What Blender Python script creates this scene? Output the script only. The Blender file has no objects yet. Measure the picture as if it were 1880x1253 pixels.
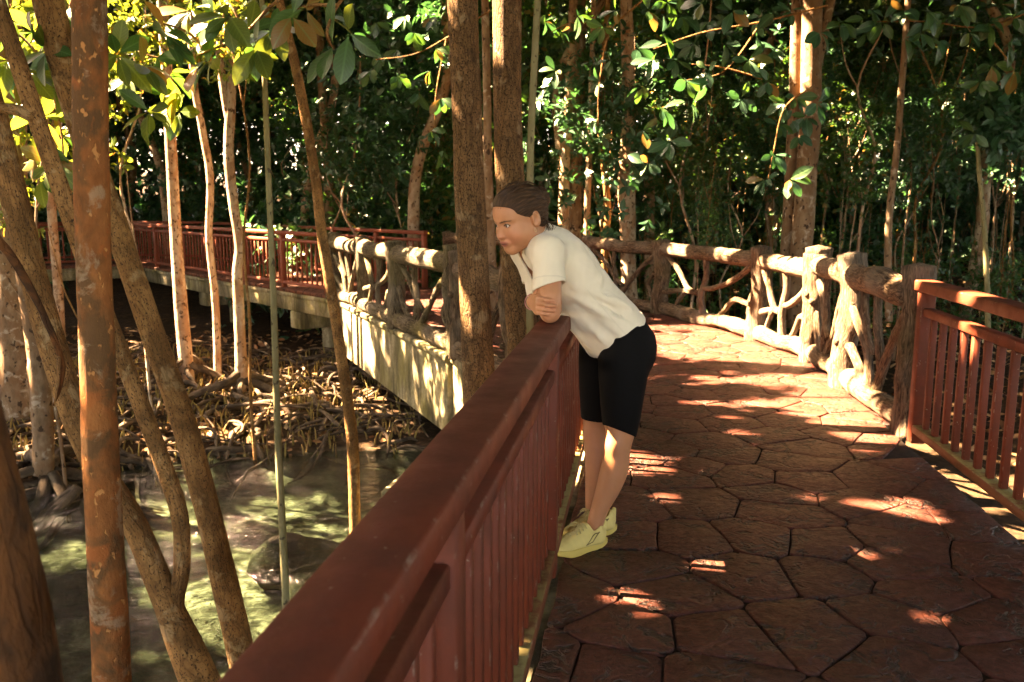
import bpy, math, random
import numpy as np
from mathutils import Vector, Matrix

random.seed(7)
RNG = np.random.default_rng(7)
SC = bpy.context.scene
COL = SC.collection
R = math.radians

# ---------------------------------------------------------------- camera
CAM_H, PITCH, FPX = 1.47, R(9.28), 1570.0
cam_data = bpy.data.cameras.new('camera')
cam_data.sensor_width = 36.0
cam_data.lens = 36.0 * FPX / 1880.0
cam_data.clip_start = 0.05
cam_data.clip_end = 600
cam_data.dof.use_dof = True
cam_data.dof.focus_distance = 3.55
cam_data.dof.aperture_fstop = 5.0
cam = bpy.data.objects.new('camera', cam_data)
COL.objects.link(cam)
cam.location = (0, 0, CAM_H)
cam.rotation_euler = (R(90) - PITCH, 0, 0)
SC.camera = cam

# ---------------------------------------------------------------- sky, sun, exposure
SUN_EL, SUN_AZ = R(47), R(-13)         # sun to the left, a little ahead of the view
SUN = np.array([-math.cos(SUN_EL) * math.cos(SUN_AZ), -math.cos(SUN_EL) * math.sin(SUN_AZ), math.sin(SUN_EL)])
world = bpy.data.worlds.new('World')
SC.world = world
world.use_nodes = True
wn = world.node_tree
sky = wn.nodes.new('ShaderNodeTexSky')
sky.sky_type = 'NISHITA'
sky.sun_disc = False
sky.sun_elevation = SUN_EL
sky.sun_rotation = math.atan2(SUN[0], SUN[1])
sky.dust_density = 2.5
wn.links.new(sky.outputs[0], wn.nodes['Background'].inputs[0])
wn.nodes['Background'].inputs[1].default_value = 0.05
sun_data = bpy.data.lights.new('sun', 'SUN')
sun_data.energy = 5.0
sun_data.angle = R(0.53)
sun_data.color = (1.0, 0.84, 0.60)
sun = bpy.data.objects.new('sun', sun_data)
COL.objects.link(sun)
sun.rotation_euler = Vector(SUN).to_track_quat('Z', 'Y').to_euler()
vs = SC.view_settings
vs.view_transform = 'Standard'
vs.look = 'None'
vs.exposure = 5.25
vs.gamma = 1.0
vs.use_curve_mapping = False
vs.use_white_balance = True
vs.white_balance_temperature = 9300
vs.white_balance_tint = 27
cy = SC.cycles
cy.max_bounces = 8
cy.diffuse_bounces = 4
cy.glossy_bounces = 3
cy.transmission_bounces = 4
cy.transparent_max_bounces = 6
cy.sample_clamp_indirect = 6
cy.use_denoising = True
cy.caustics_reflective = False
cy.caustics_refractive = False

# ---------------------------------------------------------------- survey of the place (photograph -> metres)
def at(px, py, Y):
    """world point seen at photograph pixel (px, py) and standing Y metres ahead"""
    x = (px - 940) / FPX; y = -(py - 626.5) / FPX
    c, s = math.cos(PITCH), math.sin(PITCH)
    d = np.array([x, c + y * s, -s + y * c])
    return np.array([0, 0, CAM_H]) + d * (Y / d[1])

def on(px, py, z=0.0):
    """world point seen at the pixel and lying at height z"""
    x = (px - 940) / FPX; y = -(py - 626.5) / FPX
    c, s = math.cos(PITCH), math.sin(PITCH)
    d = np.array([x, c + y * s, -s + y * c])
    return np.array([0, 0, CAM_H]) + d * ((z - CAM_H) / d[2])

# ---------------------------------------------------------------- object helpers
def tag(o, label=None, cat=None, group=None, kind=None):
    if label: o['label'] = label
    if cat: o['category'] = cat
    if group: o['group'] = group
    if kind: o['kind'] = kind
    return o

def empty(name, loc=(0, 0, 0), rz=0.0):
    o = bpy.data.objects.new(name, None)
    o.empty_display_size = 0.1
    o.location = loc; o.rotation_euler = (0, 0, rz)
    COL.objects.link(o)
    return o

def link(name, me, parent=None, loc=None, rot=None, scale=None):
    o = bpy.data.objects.new(name, me)
    COL.objects.link(o)
    if parent is not None: o.parent = parent
    if loc is not None: o.location = loc
    if rot is not None: o.rotation_euler = rot
    if scale is not None: o.scale = scale
    return o

def mesh_np(name, V, F, mat=None, smooth=True, attrs=None):
    """F: list of int arrays (n,k) or a list of index lists; attrs: {name: (n,3) vector or (n,4) colour}"""
    me = bpy.data.meshes.new(name)
    V = np.asarray(V, np.float32)
    loops, starts, tot = [], [], 0
    for f in F:
        f = np.asarray(f, np.int32)
        if f.ndim == 1: f = f[None]
        n, k = f.shape
        loops.append(f.ravel()); starts.append(tot + np.arange(n) * k); tot += n * k
    loops = np.concatenate(loops); starts = np.concatenate(starts)
    me.vertices.add(len(V)); me.vertices.foreach_set('co', V.ravel())
    me.loops.add(len(loops)); me.loops.foreach_set('vertex_index', loops)
    me.polygons.add(len(starts)); me.polygons.foreach_set('loop_start', starts.astype(np.int32))
    if smooth: me.polygons.foreach_set('use_smooth', np.ones(len(starts), bool))
    me.update(calc_edges=True)
    for k, a in (attrs or {}).items():
        a = np.asarray(a, np.float32)
        if a.shape[1] == 3:
            me.attributes.new(k, 'FLOAT_VECTOR', 'POINT').data.foreach_set('vector', a.ravel())
        else:
            me.attributes.new(k, 'FLOAT_COLOR', 'POINT').data.foreach_set('color', a.ravel())
    if mat is not None: me.materials.append(mat)
    me.validate()
    return me

class MB:
    """collects pieces of one mesh"""
    def __init__(s): s.V, s.F, s.T, s.n = [], [], [], 0
    def add(s, V, F, T=None):
        V = np.asarray(V, float)
        s.V.append(V); s.T.append(V if T is None else T)
        for f in F:
            f = np.asarray(f, np.int32)
            s.F.append((f if f.ndim == 2 else f[None]) + s.n)
        s.n += len(V); return s
    def mesh(s, name, mat, smooth=True):
        return mesh_np(name, np.concatenate(s.V), s.F, mat, smooth, {'tc': np.concatenate(s.T)})
    def build(s, name, mat, parent=None, smooth=True, **k):
        return link(name, s.mesh(name, mat, smooth), parent, **k)

_sd = np.random.default_rng(3)
_KD = _sd.normal(size=(10, 3)); _KP = _sd.uniform(0, 6.28, 10)
def wob(P, f=1.0, seed=0):
    """smooth pseudo noise, about -1..1"""
    P = np.asarray(P) * f + seed * 1.73
    q = np.sin(P @ _KD[:5].T + _KP[:5])
    r = np.sin((P + 0.6 * q[..., :3]) @ (_KD[5:] * 1.9).T + _KP[5:])
    return (q.mean(-1) + 0.6 * r.mean(-1)) * 1.1

def spline(P, n):
    P = np.asarray(P, float)
    if len(P) == 2: return P[0] + np.linspace(0, 1, n)[:, None] * (P[1] - P[0])
    Q = np.vstack([2 * P[0] - P[1], P, 2 * P[-1] - P[-2]])
    seg = np.r_[0, np.cumsum(np.linalg.norm(np.diff(P[:, :3], axis=0), axis=1))]
    s = np.linspace(0, seg[-1], n)
    i = np.clip(np.searchsorted(seg, s, 'right') - 1, 0, len(P) - 2)
    t = ((s - seg[i]) / np.maximum(seg[i + 1] - seg[i], 1e-9))[:, None]
    a, b, c, d = Q[i], Q[i + 1], Q[i + 2], Q[i + 3]
    return 0.5 * (2 * b + (c - a) * t + (2 * a - 5 * b + 4 * c - d) * t ** 2 + (3 * b - a - 3 * c + d) * t ** 3)

def tube(P, rad, seg=12, step=0.06, rough=0.0, rf=6.0, groove=0.0, gn=7, cap=True, seed=0, flat=1.0, n=None):
    """tapered tube along points P; rad: radius per point. Returns V, F, T (T: seamless bark coordinates)"""
    P = np.asarray(P, float); rad = np.broadcast_to(np.asarray(rad, float), (len(P),))
    Q4 = np.hstack([P, rad[:, None]])
    L = np.linalg.norm(np.diff(P, axis=0), axis=1).sum()
    n = n or max(3, int(L / step) + 1)
    S = spline(Q4, n); C, r = S[:, :3], np.maximum(S[:, 3], 1e-4)
    T = np.gradient(C, axis=0); T /= np.linalg.norm(T, axis=1)[:, None] + 1e-12
    u = np.cross(T[0], [0.31, 0.95, 0.05]); u /= np.linalg.norm(u)
    U = []
    for k in range(n):
        u = u - T[k] * (u @ T[k]); u = u / (np.linalg.norm(u) + 1e-12); U.append(u)
    U = np.array(U); W = np.cross(T, U)
    a = np.linspace(0, 2 * math.pi, seg, endpoint=False)
    D = U[:, None] * np.cos(a)[None, :, None] + W[:, None] * np.sin(a)[None, :, None] * flat
    base = C[:, None] + D * r[:, None, None]
    rr = np.ones((n, seg))
    if rough: rr += rough * wob(base, rf / max(r.mean() * 8, 0.15), seed)
    if groove:
        s = np.r_[0, np.cumsum(np.linalg.norm(np.diff(C, axis=0), axis=1))]
        ph = 2.2 * wob(np.stack([np.cos(a)[None] + 0 * s[:, None], np.sin(a)[None] + 0 * s[:, None], 0 * a[None] + s[:, None] * 2.2], -1), 1.3, seed + 5)
        rr += groove * (np.abs(np.sin(a[None] * gn / 2 + ph)) - 0.6)
    V = C[:, None] + D * (r[:, None] * rr)[..., None]
    s = np.r_[0, np.cumsum(np.linalg.norm(np.diff(C, axis=0), axis=1))]
    rm = r.mean()
    TC = np.stack([rm * np.cos(a)[None] + 0 * s[:, None], rm * np.sin(a)[None] + 0 * s[:, None], s[:, None] + 0 * a[None]], -1) + seed * 0.37
    V = V.reshape(-1, 3); TC = TC.reshape(-1, 3)
    i = np.arange(n - 1)[:, None] * seg; j = np.arange(seg)[None]; j2 = (j + 1) % seg
    F = [np.stack([i + j, i + j2, i + seg + j2, i + seg + j], -1).reshape(-1, 4)]
    if cap:
        V = np.vstack([V, C[0] - T[0] * r[0] * 0.15, C[-1] + T[-1] * r[-1] * 0.25]); TC = np.vstack([TC, TC[0], TC[-1]])
        m = n * seg; k = np.arange(seg)
        F.append(np.stack([np.full(seg, m), (k + 1) % seg, k], -1))
        F.append(np.stack([np.full(seg, m + 1), (n - 1) * seg + k, (n - 1) * seg + (k + 1) % seg], -1))
    return V, F, TC

def bbox(sx, sy, sz, b=0.004):
    """chamfered box centred on the origin"""
    h = np.array([sx, sy, sz]) / 2
    V, idx = [], {}
    for sgn in np.ndindex(2, 2, 2):
        s = np.array(sgn) * 2 - 1
        for ax in range(3):
            p = h - b; p[ax] = h[ax]
            idx[sgn + (ax,)] = len(V); V.append(p * s)
    F = []
    def face(l):
        c = np.mean([V[i] for i in l], 0)
        nrm = np.cross(V[l[1]] - V[l[0]], V[l[2]] - V[l[0]])
        F.append(l if nrm @ c > 0 else l[::-1])
    for ax in range(3):
        o = [k for k in range(3) if k != ax]
        for s in (0, 1):
            q = []
            for a, c in ((0, 0), (1, 0), (1, 1), (0, 1)):
                g = [0, 0, 0]; g[ax] = s; g[o[0]] = a; g[o[1]] = c; q.append(idx[tuple(g) + (ax,)])
            face(q)
        for a in (0, 1):
            for c in (0, 1):
                g0 = [0, 0, 0]; g1 = [0, 0, 0]
                g0[o[0]] = g1[o[0]] = a; g0[o[1]] = g1[o[1]] = c; g1[ax] = 1
                face([idx[tuple(g0) + (o[0],)], idx[tuple(g1) + (o[0],)], idx[tuple(g1) + (o[1],)], idx[tuple(g0) + (o[1],)]])
    for g in np.ndindex(2, 2, 2): face([idx[g + (k,)] for k in range(3)])
    return np.array(V), F

def box(x0, x1, y0, y1, z0, z1, b=0.004):
    V, F = bbox(x1 - x0, y1 - y0, z1 - z0, b)
    return V + np.array([(x0 + x1) / 2, (y0 + y1) / 2, (z0 + z1) / 2]), F

# ---------------------------------------------------------------- materials
def mat(name, rough=0.7, spec=0.3):
    m = bpy.data.materials.new(name); m.use_nodes = True
    b = m.node_tree.nodes['Principled BSDF']
    b.inputs['Roughness'].default_value = rough
    b.inputs['Specular IOR Level'].default_value = spec
    return m, m.node_tree, b

def N(nt, typ, props=None, **ins):
    n = nt.nodes.new('ShaderNode' + typ)
    for k, v in (props or {}).items(): setattr(n, k, v)
    for k, v in ins.items():
        key = int(k[1:]) if k[0] == 'i' and k[1:].isdigit() else k.replace('_', ' ')
        sck = n.inputs[key]
        if isinstance(v, bpy.types.NodeSocket): nt.links.new(v, sck)
        else: sck.default_value = v
    return n

def coords(nt, kind='tc', scale=(1, 1, 1), loc=(0, 0, 0), jitter=False):
    if kind == 'tc': s = N(nt, 'Attribute', {'attribute_name': 'tc'}).outputs['Vector']
    else: s = N(nt, 'TexCoord').outputs['Object' if kind == 'obj' else 'Generated']
    if kind == 'world': s = N(nt, 'NewGeometry').outputs['Position']
    if jitter:
        r = N(nt, 'ObjectInfo').outputs['Random']
        o = N(nt, 'VectorMath', {'operation': 'SCALE'}, i0=(31.0, 17.0, 53.0)); nt.links.new(r, o.inputs['Scale'])
        s = N(nt, 'VectorMath', {'operation': 'ADD'}, i0=s, i1=o.outputs[0]).outputs[0]
    return N(nt, 'Mapping', None, Vector=s, Scale=scale, Location=loc).outputs[0]

def noise(nt, vec, scale, detail=4, rough=0.55, dist=0.0):
    return N(nt, 'TexNoise', None, Vector=vec, Scale=scale, Detail=detail, Roughness=rough, Distortion=dist).outputs[0]

def ramp(nt, fac, stops, interp='LINEAR'):
    n = N(nt, 'ValToRGB', None, Fac=fac); cr = n.color_ramp; cr.interpolation = interp
    while len(cr.elements) < len(stops): cr.elements.new(0.5)
    for e, (p, c) in zip(cr.elements, stops):
        e.position = p; e.color = tuple(c) + (1,) if len(c) == 3 else c
    return n.outputs[0]

def mix(nt, fac, a, b, typ='MIX'):
    n = N(nt, 'Mix', {'data_type': 'RGBA', 'blend_type': typ})
    for i, v in ((0, fac), (6, a), (7, b)):
        if isinstance(v, bpy.types.NodeSocket): nt.links.new(v, n.inputs[i])
        else: n.inputs[i].default_value = v if i == 0 or len(v) == 4 else tuple(v) + (1,)
    return n.outputs[2]

def math_(nt, op, a, b=0.0):
    return N(nt, 'Math', {'operation': op}, i0=a, i1=b).outputs[0]

def bump(nt, b, h, strength=0.5, dist=0.02):
    n = N(nt, 'Bump', None, Height=h, Strength=strength, Distance=dist)
    nt.links.new(n.outputs[0], b.inputs['Normal']); return n

G3 = lambda v: (v, v, v)
def setc(nt, b, c): nt.links.new(c, b.inputs['Base Color'])

def bark(name, c0, c1, spots=None, sp_scale=40, sp_th=0.62, patch=None, zs=0.35, bs=0.6, lichen=None, pale=None, crack=0.0):
    m, nt, b = mat(name, 0.85, 0.2)
    v = coords(nt, 'tc', (1, 1, zs), jitter=True)
    c = ramp(nt, noise(nt, v, 14, 6, 0.65), [(0.3, c0), (0.7, c1)])
    h = noise(nt, v, 40, 6, 0.7)
    if patch:
        p = noise(nt, coords(nt, 'tc', (1, 1, 0.6), (3, 1, 2), True), 6.0, 5, 0.6, 0.4)
        c = mix(nt, ramp(nt, p, [(0.46, G3(0)), (0.56, G3(0.75))]), c, patch)
    if lichen:
        p = noise(nt, coords(nt, 'tc', (1, 1, 0.8), (7, 5, 1), True), 9.0, 4, 0.6, 0.6)
        c = mix(nt, ramp(nt, p, [(0.58, G3(0)), (0.66, G3(0.65))]), c, lichen)
    if spots:
        s = noise(nt, coords(nt, 'tc', (1, 1, 0.55), (1, 9, 4), True), sp_scale, 2, 0.5)
        k = ramp(nt, s, [(sp_th, G3(0)), (sp_th + 0.05, G3(1))])
        c = mix(nt, k, c, spots)
        h = math_(nt, 'SUBTRACT', h, math_(nt, 'MULTIPLY', k, 0.5))
    if pale:
        p = noise(nt, coords(nt, 'tc', (1, 1, 0.9), (2, 8, 6), True), 7.0, 6, 0.65, 0.3)
        c = mix(nt, ramp(nt, p, [(0.57, G3(0)), (0.63, G3(0.6))]), c, pale)
    if crack:
        w = N(nt, 'TexNoise', None, Vector=v, Scale=9.0, Detail=3.0).outputs[1]
        vv = N(nt, 'VectorMath', {'operation': 'ADD'}, i0=coords(nt, 'tc', (1, 1, 0.22), (5, 3, 2), True), i1=N(nt, 'VectorMath', {'operation': 'SCALE'}, i0=w, Scale=0.08).outputs[0]).outputs[0]
        e = N(nt, 'TexVoronoi', {'feature': 'DISTANCE_TO_EDGE'}, Vector=vv, Scale=34.0).outputs['Distance']
        k = ramp(nt, e, [(0.0, G3(crack)), (0.10, G3(0))])
        c = mix(nt, k, c, tuple(0.25 * q for q in c0)); h = math_(nt, 'SUBTRACT', h, math_(nt, 'MULTIPLY', k, 0.7))
    setc(nt, b, c)
    bump(nt, b, h, bs, 0.016)
    return m

M = {}
# stamped concrete paving
def deck_mat():
    m, nt, b = mat('stamped_paving', 0.5, 0.35)
    v = coords(nt, 'world', (1, 1, 1))
    big = noise(nt, v, 1.3, 4, 0.6)
    fine = noise(nt, v, 26, 8, 0.72, 0.3)
    warp = N(nt, 'VectorMath', {'operation': 'ADD'}, i0=v, i1=N(nt, 'VectorMath', {'operation': 'SCALE'}, i0=N(nt, 'TexNoise', None, Vector=v, Scale=5.0, Detail=3.0).outputs[1], Scale=0.35).outputs[0]).outputs[0]
    rid = noise(nt, warp, 5.0, 4, 0.55, 0.8)
    crease = math_(nt, 'ABSOLUTE', math_(nt, 'SUBTRACT', rid, 0.52))
    line = ramp(nt, crease, [(0.0, G3(1)), (0.012, G3(0.9)), (0.03, G3(0.2)), (0.06, G3(0))])
    gate = ramp(nt, noise(nt, v, 5.3, 3), [(0.45, G3(0)), (0.53, G3(1))])
    line = math_(nt, 'MULTIPLY', line, gate)
    c = ramp(nt, fine, [(0.3, (0.022, 0.006, 0.005)), (0.48, (0.088, 0.020, 0.013)), (0.70, (0.165, 0.044, 0.028))])
    c = mix(nt, ramp(nt, big, [(0.35, G3(0)), (0.7, G3(0.6))]), c, (0.10, 0.042, 0.028), 'MIX')
    rnd = N(nt, 'ObjectInfo').outputs['Random']
    c = mix(nt, 0.55, c, ramp(nt, rnd, [(0, (0.55, 0.5, 0.5)), (0.5, (0.9, 0.8, 0.75)), (1, (1.0, 1.0, 1.0))]), 'MULTIPLY')
    c = mix(nt, line, c, (0.010, 0.006, 0.004))
    pit = ramp(nt, noise(nt, v, 75, 4, 0.7), [(0.36, G3(0.75)), (0.44, G3(0))])
    c = mix(nt, pit, c, (0.016, 0.008, 0.006))
    setc(nt, b, c)
    nt.links.new(ramp(nt, fine, [(0.3, G3(0.6)), (0.7, G3(0.34))]), b.inputs['Roughness'])
    h = math_(nt, 'SUBTRACT', math_(nt, 'ADD', math_(nt, 'MULTIPLY', fine, 0.35), math_(nt, 'MULTIPLY', rid, 0.9)), math_(nt, 'MULTIPLY', line, 0.5))
    bump(nt, b, h, 1.0, 0.035)
    return m
M['deck'] = deck_mat()
def grout():
    m, nt, b = mat('paving_joint', 0.9, 0.1)
    setc(nt, b, ramp(nt, noise(nt, coords(nt, 'world'), 18, 5), [(0.3, (0.012, 0.008, 0.006)), (0.7, (0.045, 0.028, 0.018))]))
    return m
M['grout'] = grout()
def far_deck():
    m, nt, b = mat('far_paving', 0.7, 0.25)
    v = coords(nt, 'world')
    e = N(nt, 'TexVoronoi', {'feature': 'DISTANCE_TO_EDGE'}, Vector=v, Scale=2.6).outputs['Distance']
    k = ramp(nt, e, [(0.0, G3(0)), (0.05, G3(1))])
    setc(nt, b, mix(nt, k, (0.02, 0.012, 0.008), ramp(nt, noise(nt, v, 12, 5), [(0.3, (0.08, 0.03, 0.02)), (0.7, (0.20, 0.075, 0.045))])))
    return m
M['far_deck'] = far_deck()
def paint(name, c, dirt, amt, top=None):
    m, nt, b = mat(name, 0.5, 0.2)
    v = coords(nt, 'world')
    n1 = noise(nt, v, 7, 6, 0.65); n2 = noise(nt, v, 90, 3, 0.6)
    k = ramp(nt, n1, [(0.42, G3(0)), (0.70, G3(amt))])
    col = mix(nt, k, c, dirt)
    chip = ramp(nt, noise(nt, v, 55, 3, 0.55), [(0.70, G3(0)), (0.72, G3(0.75))])
    col = mix(nt, chip, col, (0.32, 0.25, 0.18))
    if top:
        z = N(nt, 'SeparateXYZ', None, Vector=N(nt, 'NewGeometry').outputs['Normal']).outputs['Z']
        up = ramp(nt, z, [(0.6, G3(0)), (0.9, G3(1))])
        up = math_(nt, 'MULTIPLY', up, ramp(nt, noise(nt, v, 13, 5, 0.7), [(0.36, G3(0)), (0.55, G3(0.9))]))
        col = mix(nt, up, col, top)
    tn_ = N(nt, 'VectorMath', {'operation': 'ABSOLUTE'}, i0=N(nt, 'VectorTransform', {'vector_type': 'NORMAL', 'convert_from': 'WORLD', 'convert_to': 'OBJECT'}, i0=N(nt, 'NewGeometry').outputs['True Normal']).outputs[0]).outputs[0]
    sx = N(nt, 'SeparateXYZ', None, Vector=tn_)
    mx = math_(nt, 'MAXIMUM', math_(nt, 'MAXIMUM', sx.outputs[0], sx.outputs[1]), sx.outputs[2])
    edge = ramp(nt, mx, [(0.80, G3(1)), (0.9, G3(0))])
    edge = math_(nt, 'MULTIPLY', edge, ramp(nt, noise(nt, v, 16, 6, 0.7), [(0.55, G3(0)), (0.66, G3(0.5))]))
    col = mix(nt, edge, col, (0.34, 0.25, 0.19))
    setc(nt, b, col)
    nt.links.new(ramp(nt, n1, [(0.3, G3(0.46)), (0.75, G3(0.7))]), b.inputs['Roughness'])
    bump(nt, b, n2, 0.3, 0.003)
    return m
M['red'] = paint('red_brown_paint', (0.160, 0.034, 0.017), (0.09, 0.030, 0.018), 0.75)
M['redbeam'] = paint('red_brown_paint_mossy_top', (0.17, 0.05, 0.022), (0.11, 0.07, 0.03), 0.7, (0.28, 0.24, 0.10))
M['redfar'] = paint('weathered_red_paint', (0.20, 0.048, 0.026), (0.16, 0.06, 0.035), 0.6)
def faux(name, c0, c1, moss=0.25):
    m, nt, b = mat(name, 0.85, 0.2)
    v = coords(nt, 'tc', (1, 1, 0.16), jitter=True)
    g = noise(nt, v, 48, 6, 0.68, 1.6)
    g2 = noise(nt, coords(nt, 'tc', (1, 1, 0.3), jitter=True), 17, 4, 0.6, 1.5)
    c = ramp(nt, g, [(0.38, (0.022, 0.014, 0.009)), (0.48, c0), (0.68, c1)])
    c = mix(nt, ramp(nt, noise(nt, coords(nt, 'world'), 3.1, 5), [(0.45, G3(0)), (0.72, G3(0.6))]), c, (0.22, 0.19, 0.15))
    c = mix(nt, ramp(nt, noise(nt, coords(nt, 'world', loc=(4, 2, 1)), 2.3, 5), [(0.5, G3(0)), (0.75, G3(moss))]), c, (0.16, 0.14, 0.045))
    setc(nt, b, c)
    bump(nt, b, math_(nt, 'ADD', g, math_(nt, 'MULTIPLY', g2, 0.8)), 1.0, 0.035)
    return m
M['faux'] = faux('cast_concrete_bark', (0.095, 0.058, 0.034), (0.26, 0.18, 0.115))
M['faux_moss'] = faux('mossy_cast_concrete_bark', (0.075, 0.058, 0.034), (0.24, 0.195, 0.125), 0.6)
def concrete():
    m, nt, b = mat('streaked_concrete', 0.9, 0.15)
    v = coords(nt, 'world')
    st = noise(nt, coords(nt, 'world', (1, 1, 0.32)), 3.0, 8, 0.7, 0.6)
    f = noise(nt, v, 22, 6, 0.7)
    c = ramp(nt, f, [(0.3, (0.22, 0.19, 0.12)), (0.7, (0.46, 0.41, 0.28))])
    c = mix(nt, ramp(nt, noise(nt, v, 2.2, 5), [(0.42, G3(0)), (0.65, G3(0.75))]), c, (0.21, 0.19, 0.06))
    c = mix(nt, ramp(nt, st, [(0.40, G3(0)), (0.50, G3(0.5)), (0.62, G3(0.9))]), c, (0.04, 0.036, 0.02))
    setc(nt, b, c); bump(nt, b, f, 0.5, 0.012)
    return m
M['concrete'] = concrete()
M['bark_red'] = bark('reddish_bark', (0.17, 0.055, 0.016), (0.36, 0.135, 0.042), (0.50, 0.22, 0.075), 38, 0.645, (0.075, 0.048, 0.022), 0.45, 0.7, (0.36, 0.105, 0.028), (0.34, 0.24, 0.15))
M['bark_tan'] = bark('tan_speckled_bark', (0.21, 0.098, 0.032), (0.41, 0.22, 0.085), (0.07, 0.038, 0.017), 160, 0.585, (0.15, 0.075, 0.026), 0.45, 0.9, (0.08, 0.042, 0.017), (0.42, 0.29, 0.15), 0.35)
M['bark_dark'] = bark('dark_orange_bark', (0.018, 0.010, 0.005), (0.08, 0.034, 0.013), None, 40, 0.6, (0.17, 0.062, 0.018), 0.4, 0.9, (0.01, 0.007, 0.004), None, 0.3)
M['bark_white'] = bark('pale_smooth_bark', (0.26, 0.17, 0.11), (0.50, 0.40, 0.30), (0.09, 0.052, 0.03), 26, 0.60, (0.27, 0.14, 0.075), 0.35, 0.5, (0.14, 0.08, 0.045))
M['bark_brown'] = bark('brown_pitted_bark', (0.10, 0.052, 0.022), (0.27, 0.155, 0.072), (0.045, 0.026, 0.013), 165, 0.56, (0.17, 0.095, 0.040), 0.35, 1.0, (0.055, 0.033, 0.016), (0.34, 0.25, 0.15), 0.5)
M['bark_far'] = bark('grey_brown_bark', (0.11, 0.068, 0.038), (0.28, 0.19, 0.12), (0.05, 0.03, 0.018), 20, 0.62, (0.17, 0.095, 0.05), 0.35, 0.6, (0.40, 0.34, 0.27))
M['bark_green'] = bark('greenish_stem', (0.12, 0.11, 0.05), (0.24, 0.22, 0.12), (0.06, 0.05, 0.03), 30, 0.64, None, 0.3, 0.3)
M['root'] = bark('grey_brown_root', (0.045, 0.030, 0.019), (0.17, 0.125, 0.085), None, 40, 0.6, (0.025, 0.018, 0.012), 0.3, 0.8)

def leaf(name, c0, c1, trans, tr=0.45, rough=0.38, old=None):
    m, nt, b = mat(name, rough, 0.5)
    oi = N(nt, 'ObjectInfo').outputs['Random']
    at_ = N(nt, 'Attribute', {'attribute_name': 'tc'}).outputs['Vector']
    s = N(nt, 'SeparateXYZ', None, Vector=at_)
    r = math_(nt, 'FRACT', math_(nt, 'ADD', oi, s.outputs['Z']))
    c = ramp(nt, r, [(0.0, c0), (1.0, c1)])
    if old:
        c = mix(nt, ramp(nt, r, [(0.86, G3(0)), (0.93, G3(1))]), c, old)
        trans_c = mix(nt, ramp(nt, r, [(0.86, G3(0)), (0.93, G3(1))]), trans, tuple(min(1, 2.2 * k) for k in old))
    # pale midrib and side veins, in leaf coordinates (x across, y along)
    ax = math_(nt, 'ABSOLUTE', s.outputs['X'])
    rib = ramp(nt, ax, [(0.0, G3(1)), (0.035, G3(1)), (0.06, G3(0))])
    vein = math_(nt, 'SINE', math_(nt, 'MULTIPLY', math_(nt, 'SUBTRACT', s.outputs['Y'], math_(nt, 'MULTIPLY', ax, 0.55)), 58.0))
    vein = ramp(nt, vein, [(0.86, G3(0)), (1.0, G3(0.45))])
    k = math_(nt, 'MAXIMUM', math_(nt, 'MULTIPLY', rib, 0.55), vein)
    c = mix(nt, k, c, tuple(min(1, q * 2.2 + 0.02) for q in c1))
    setc(nt, b, c)
    bump(nt, b, k, 0.3, 0.004)
    t = N(nt, 'BsdfTranslucent')
    if old: nt.links.new(trans_c, t.inputs[0])
    else: t.inputs[0].default_value = tuple(trans) + (1,)
    mx = N(nt, 'MixShader', None, i0=tr, i1=b.outputs[0], i2=t.outputs[0])
    nt.links.new(mx.outputs[0], nt.nodes['Material Output'].inputs[0])
    return m
M['leaf_dark'] = leaf('dark_green_leaf', (0.008, 0.042, 0.021), (0.022, 0.085, 0.040), (0.04, 0.17, 0.04), 0.27)
M['leaf_mid'] = leaf('mid_green_leaf', (0.012, 0.05, 0.018), (0.034, 0.095, 0.028), (0.08, 0.23, 0.03), 0.32, old=(0.16, 0.09, 0.02))
M['leaf_yellow'] = leaf('yellow_green_leaf', (0.03, 0.09, 0.018), (0.085, 0.135, 0.025), (0.20, 0.26, 0.03), 0.40, old=(0.22, 0.11, 0.02))
M['leaf_canopy'] = leaf('canopy_leaf', (0.016, 0.045, 0.016), (0.035, 0.075, 0.022), (0.06, 0.09, 0.02), 0.10)

def ground_mat():
    m, nt, b = mat('forest_floor', 0.95, 0.1)
    v = coords(nt, 'world')
    f = noise(nt, v, 9, 7, 0.7); g = noise(nt, v, 1.1, 4)
    c = ramp(nt, f, [(0.3, (0.014, 0.010, 0.007)), (0.58, (0.055, 0.034, 0.019)), (0.78, (0.20, 0.11, 0.055))])
    z = N(nt, 'SeparateXYZ', None, Vector=v).outputs['Z']
    zz = math_(nt, 'ADD', z, 1.52)
    bed = ramp(nt, noise(nt, v, 2.4, 6, 0.62, 0.5), [(0.40, (0.035, 0.032, 0.022)), (0.5, (0.075, 0.070, 0.052)), (0.66, (0.27, 0.25, 0.19))])
    under = ramp(nt, zz, [(0.0, G3(1)), (0.06, G3(0))])
    setc(nt, b, mix(nt, under, c, bed))
    bump(nt, b, f, 0.8, 0.05)
    return m
M['ground'] = ground_mat()
def litter_mat():
    m, nt, b = mat('dead_leaf', 0.8, 0.2)
    s = N(nt, 'SeparateXYZ', None, Vector=N(nt, 'Attribute', {'attribute_name': 'tc'}).outputs['Vector'])
    setc(nt, b, ramp(nt, math_(nt, 'FRACT', s.outputs['Z']), [(0, (0.07, 0.03, 0.015)), (0.4, (0.20, 0.10, 0.045)), (0.8, (0.34, 0.19, 0.09)), (1, (0.42, 0.30, 0.16))]))
    return m
M['litter'] = litter_mat()
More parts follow.
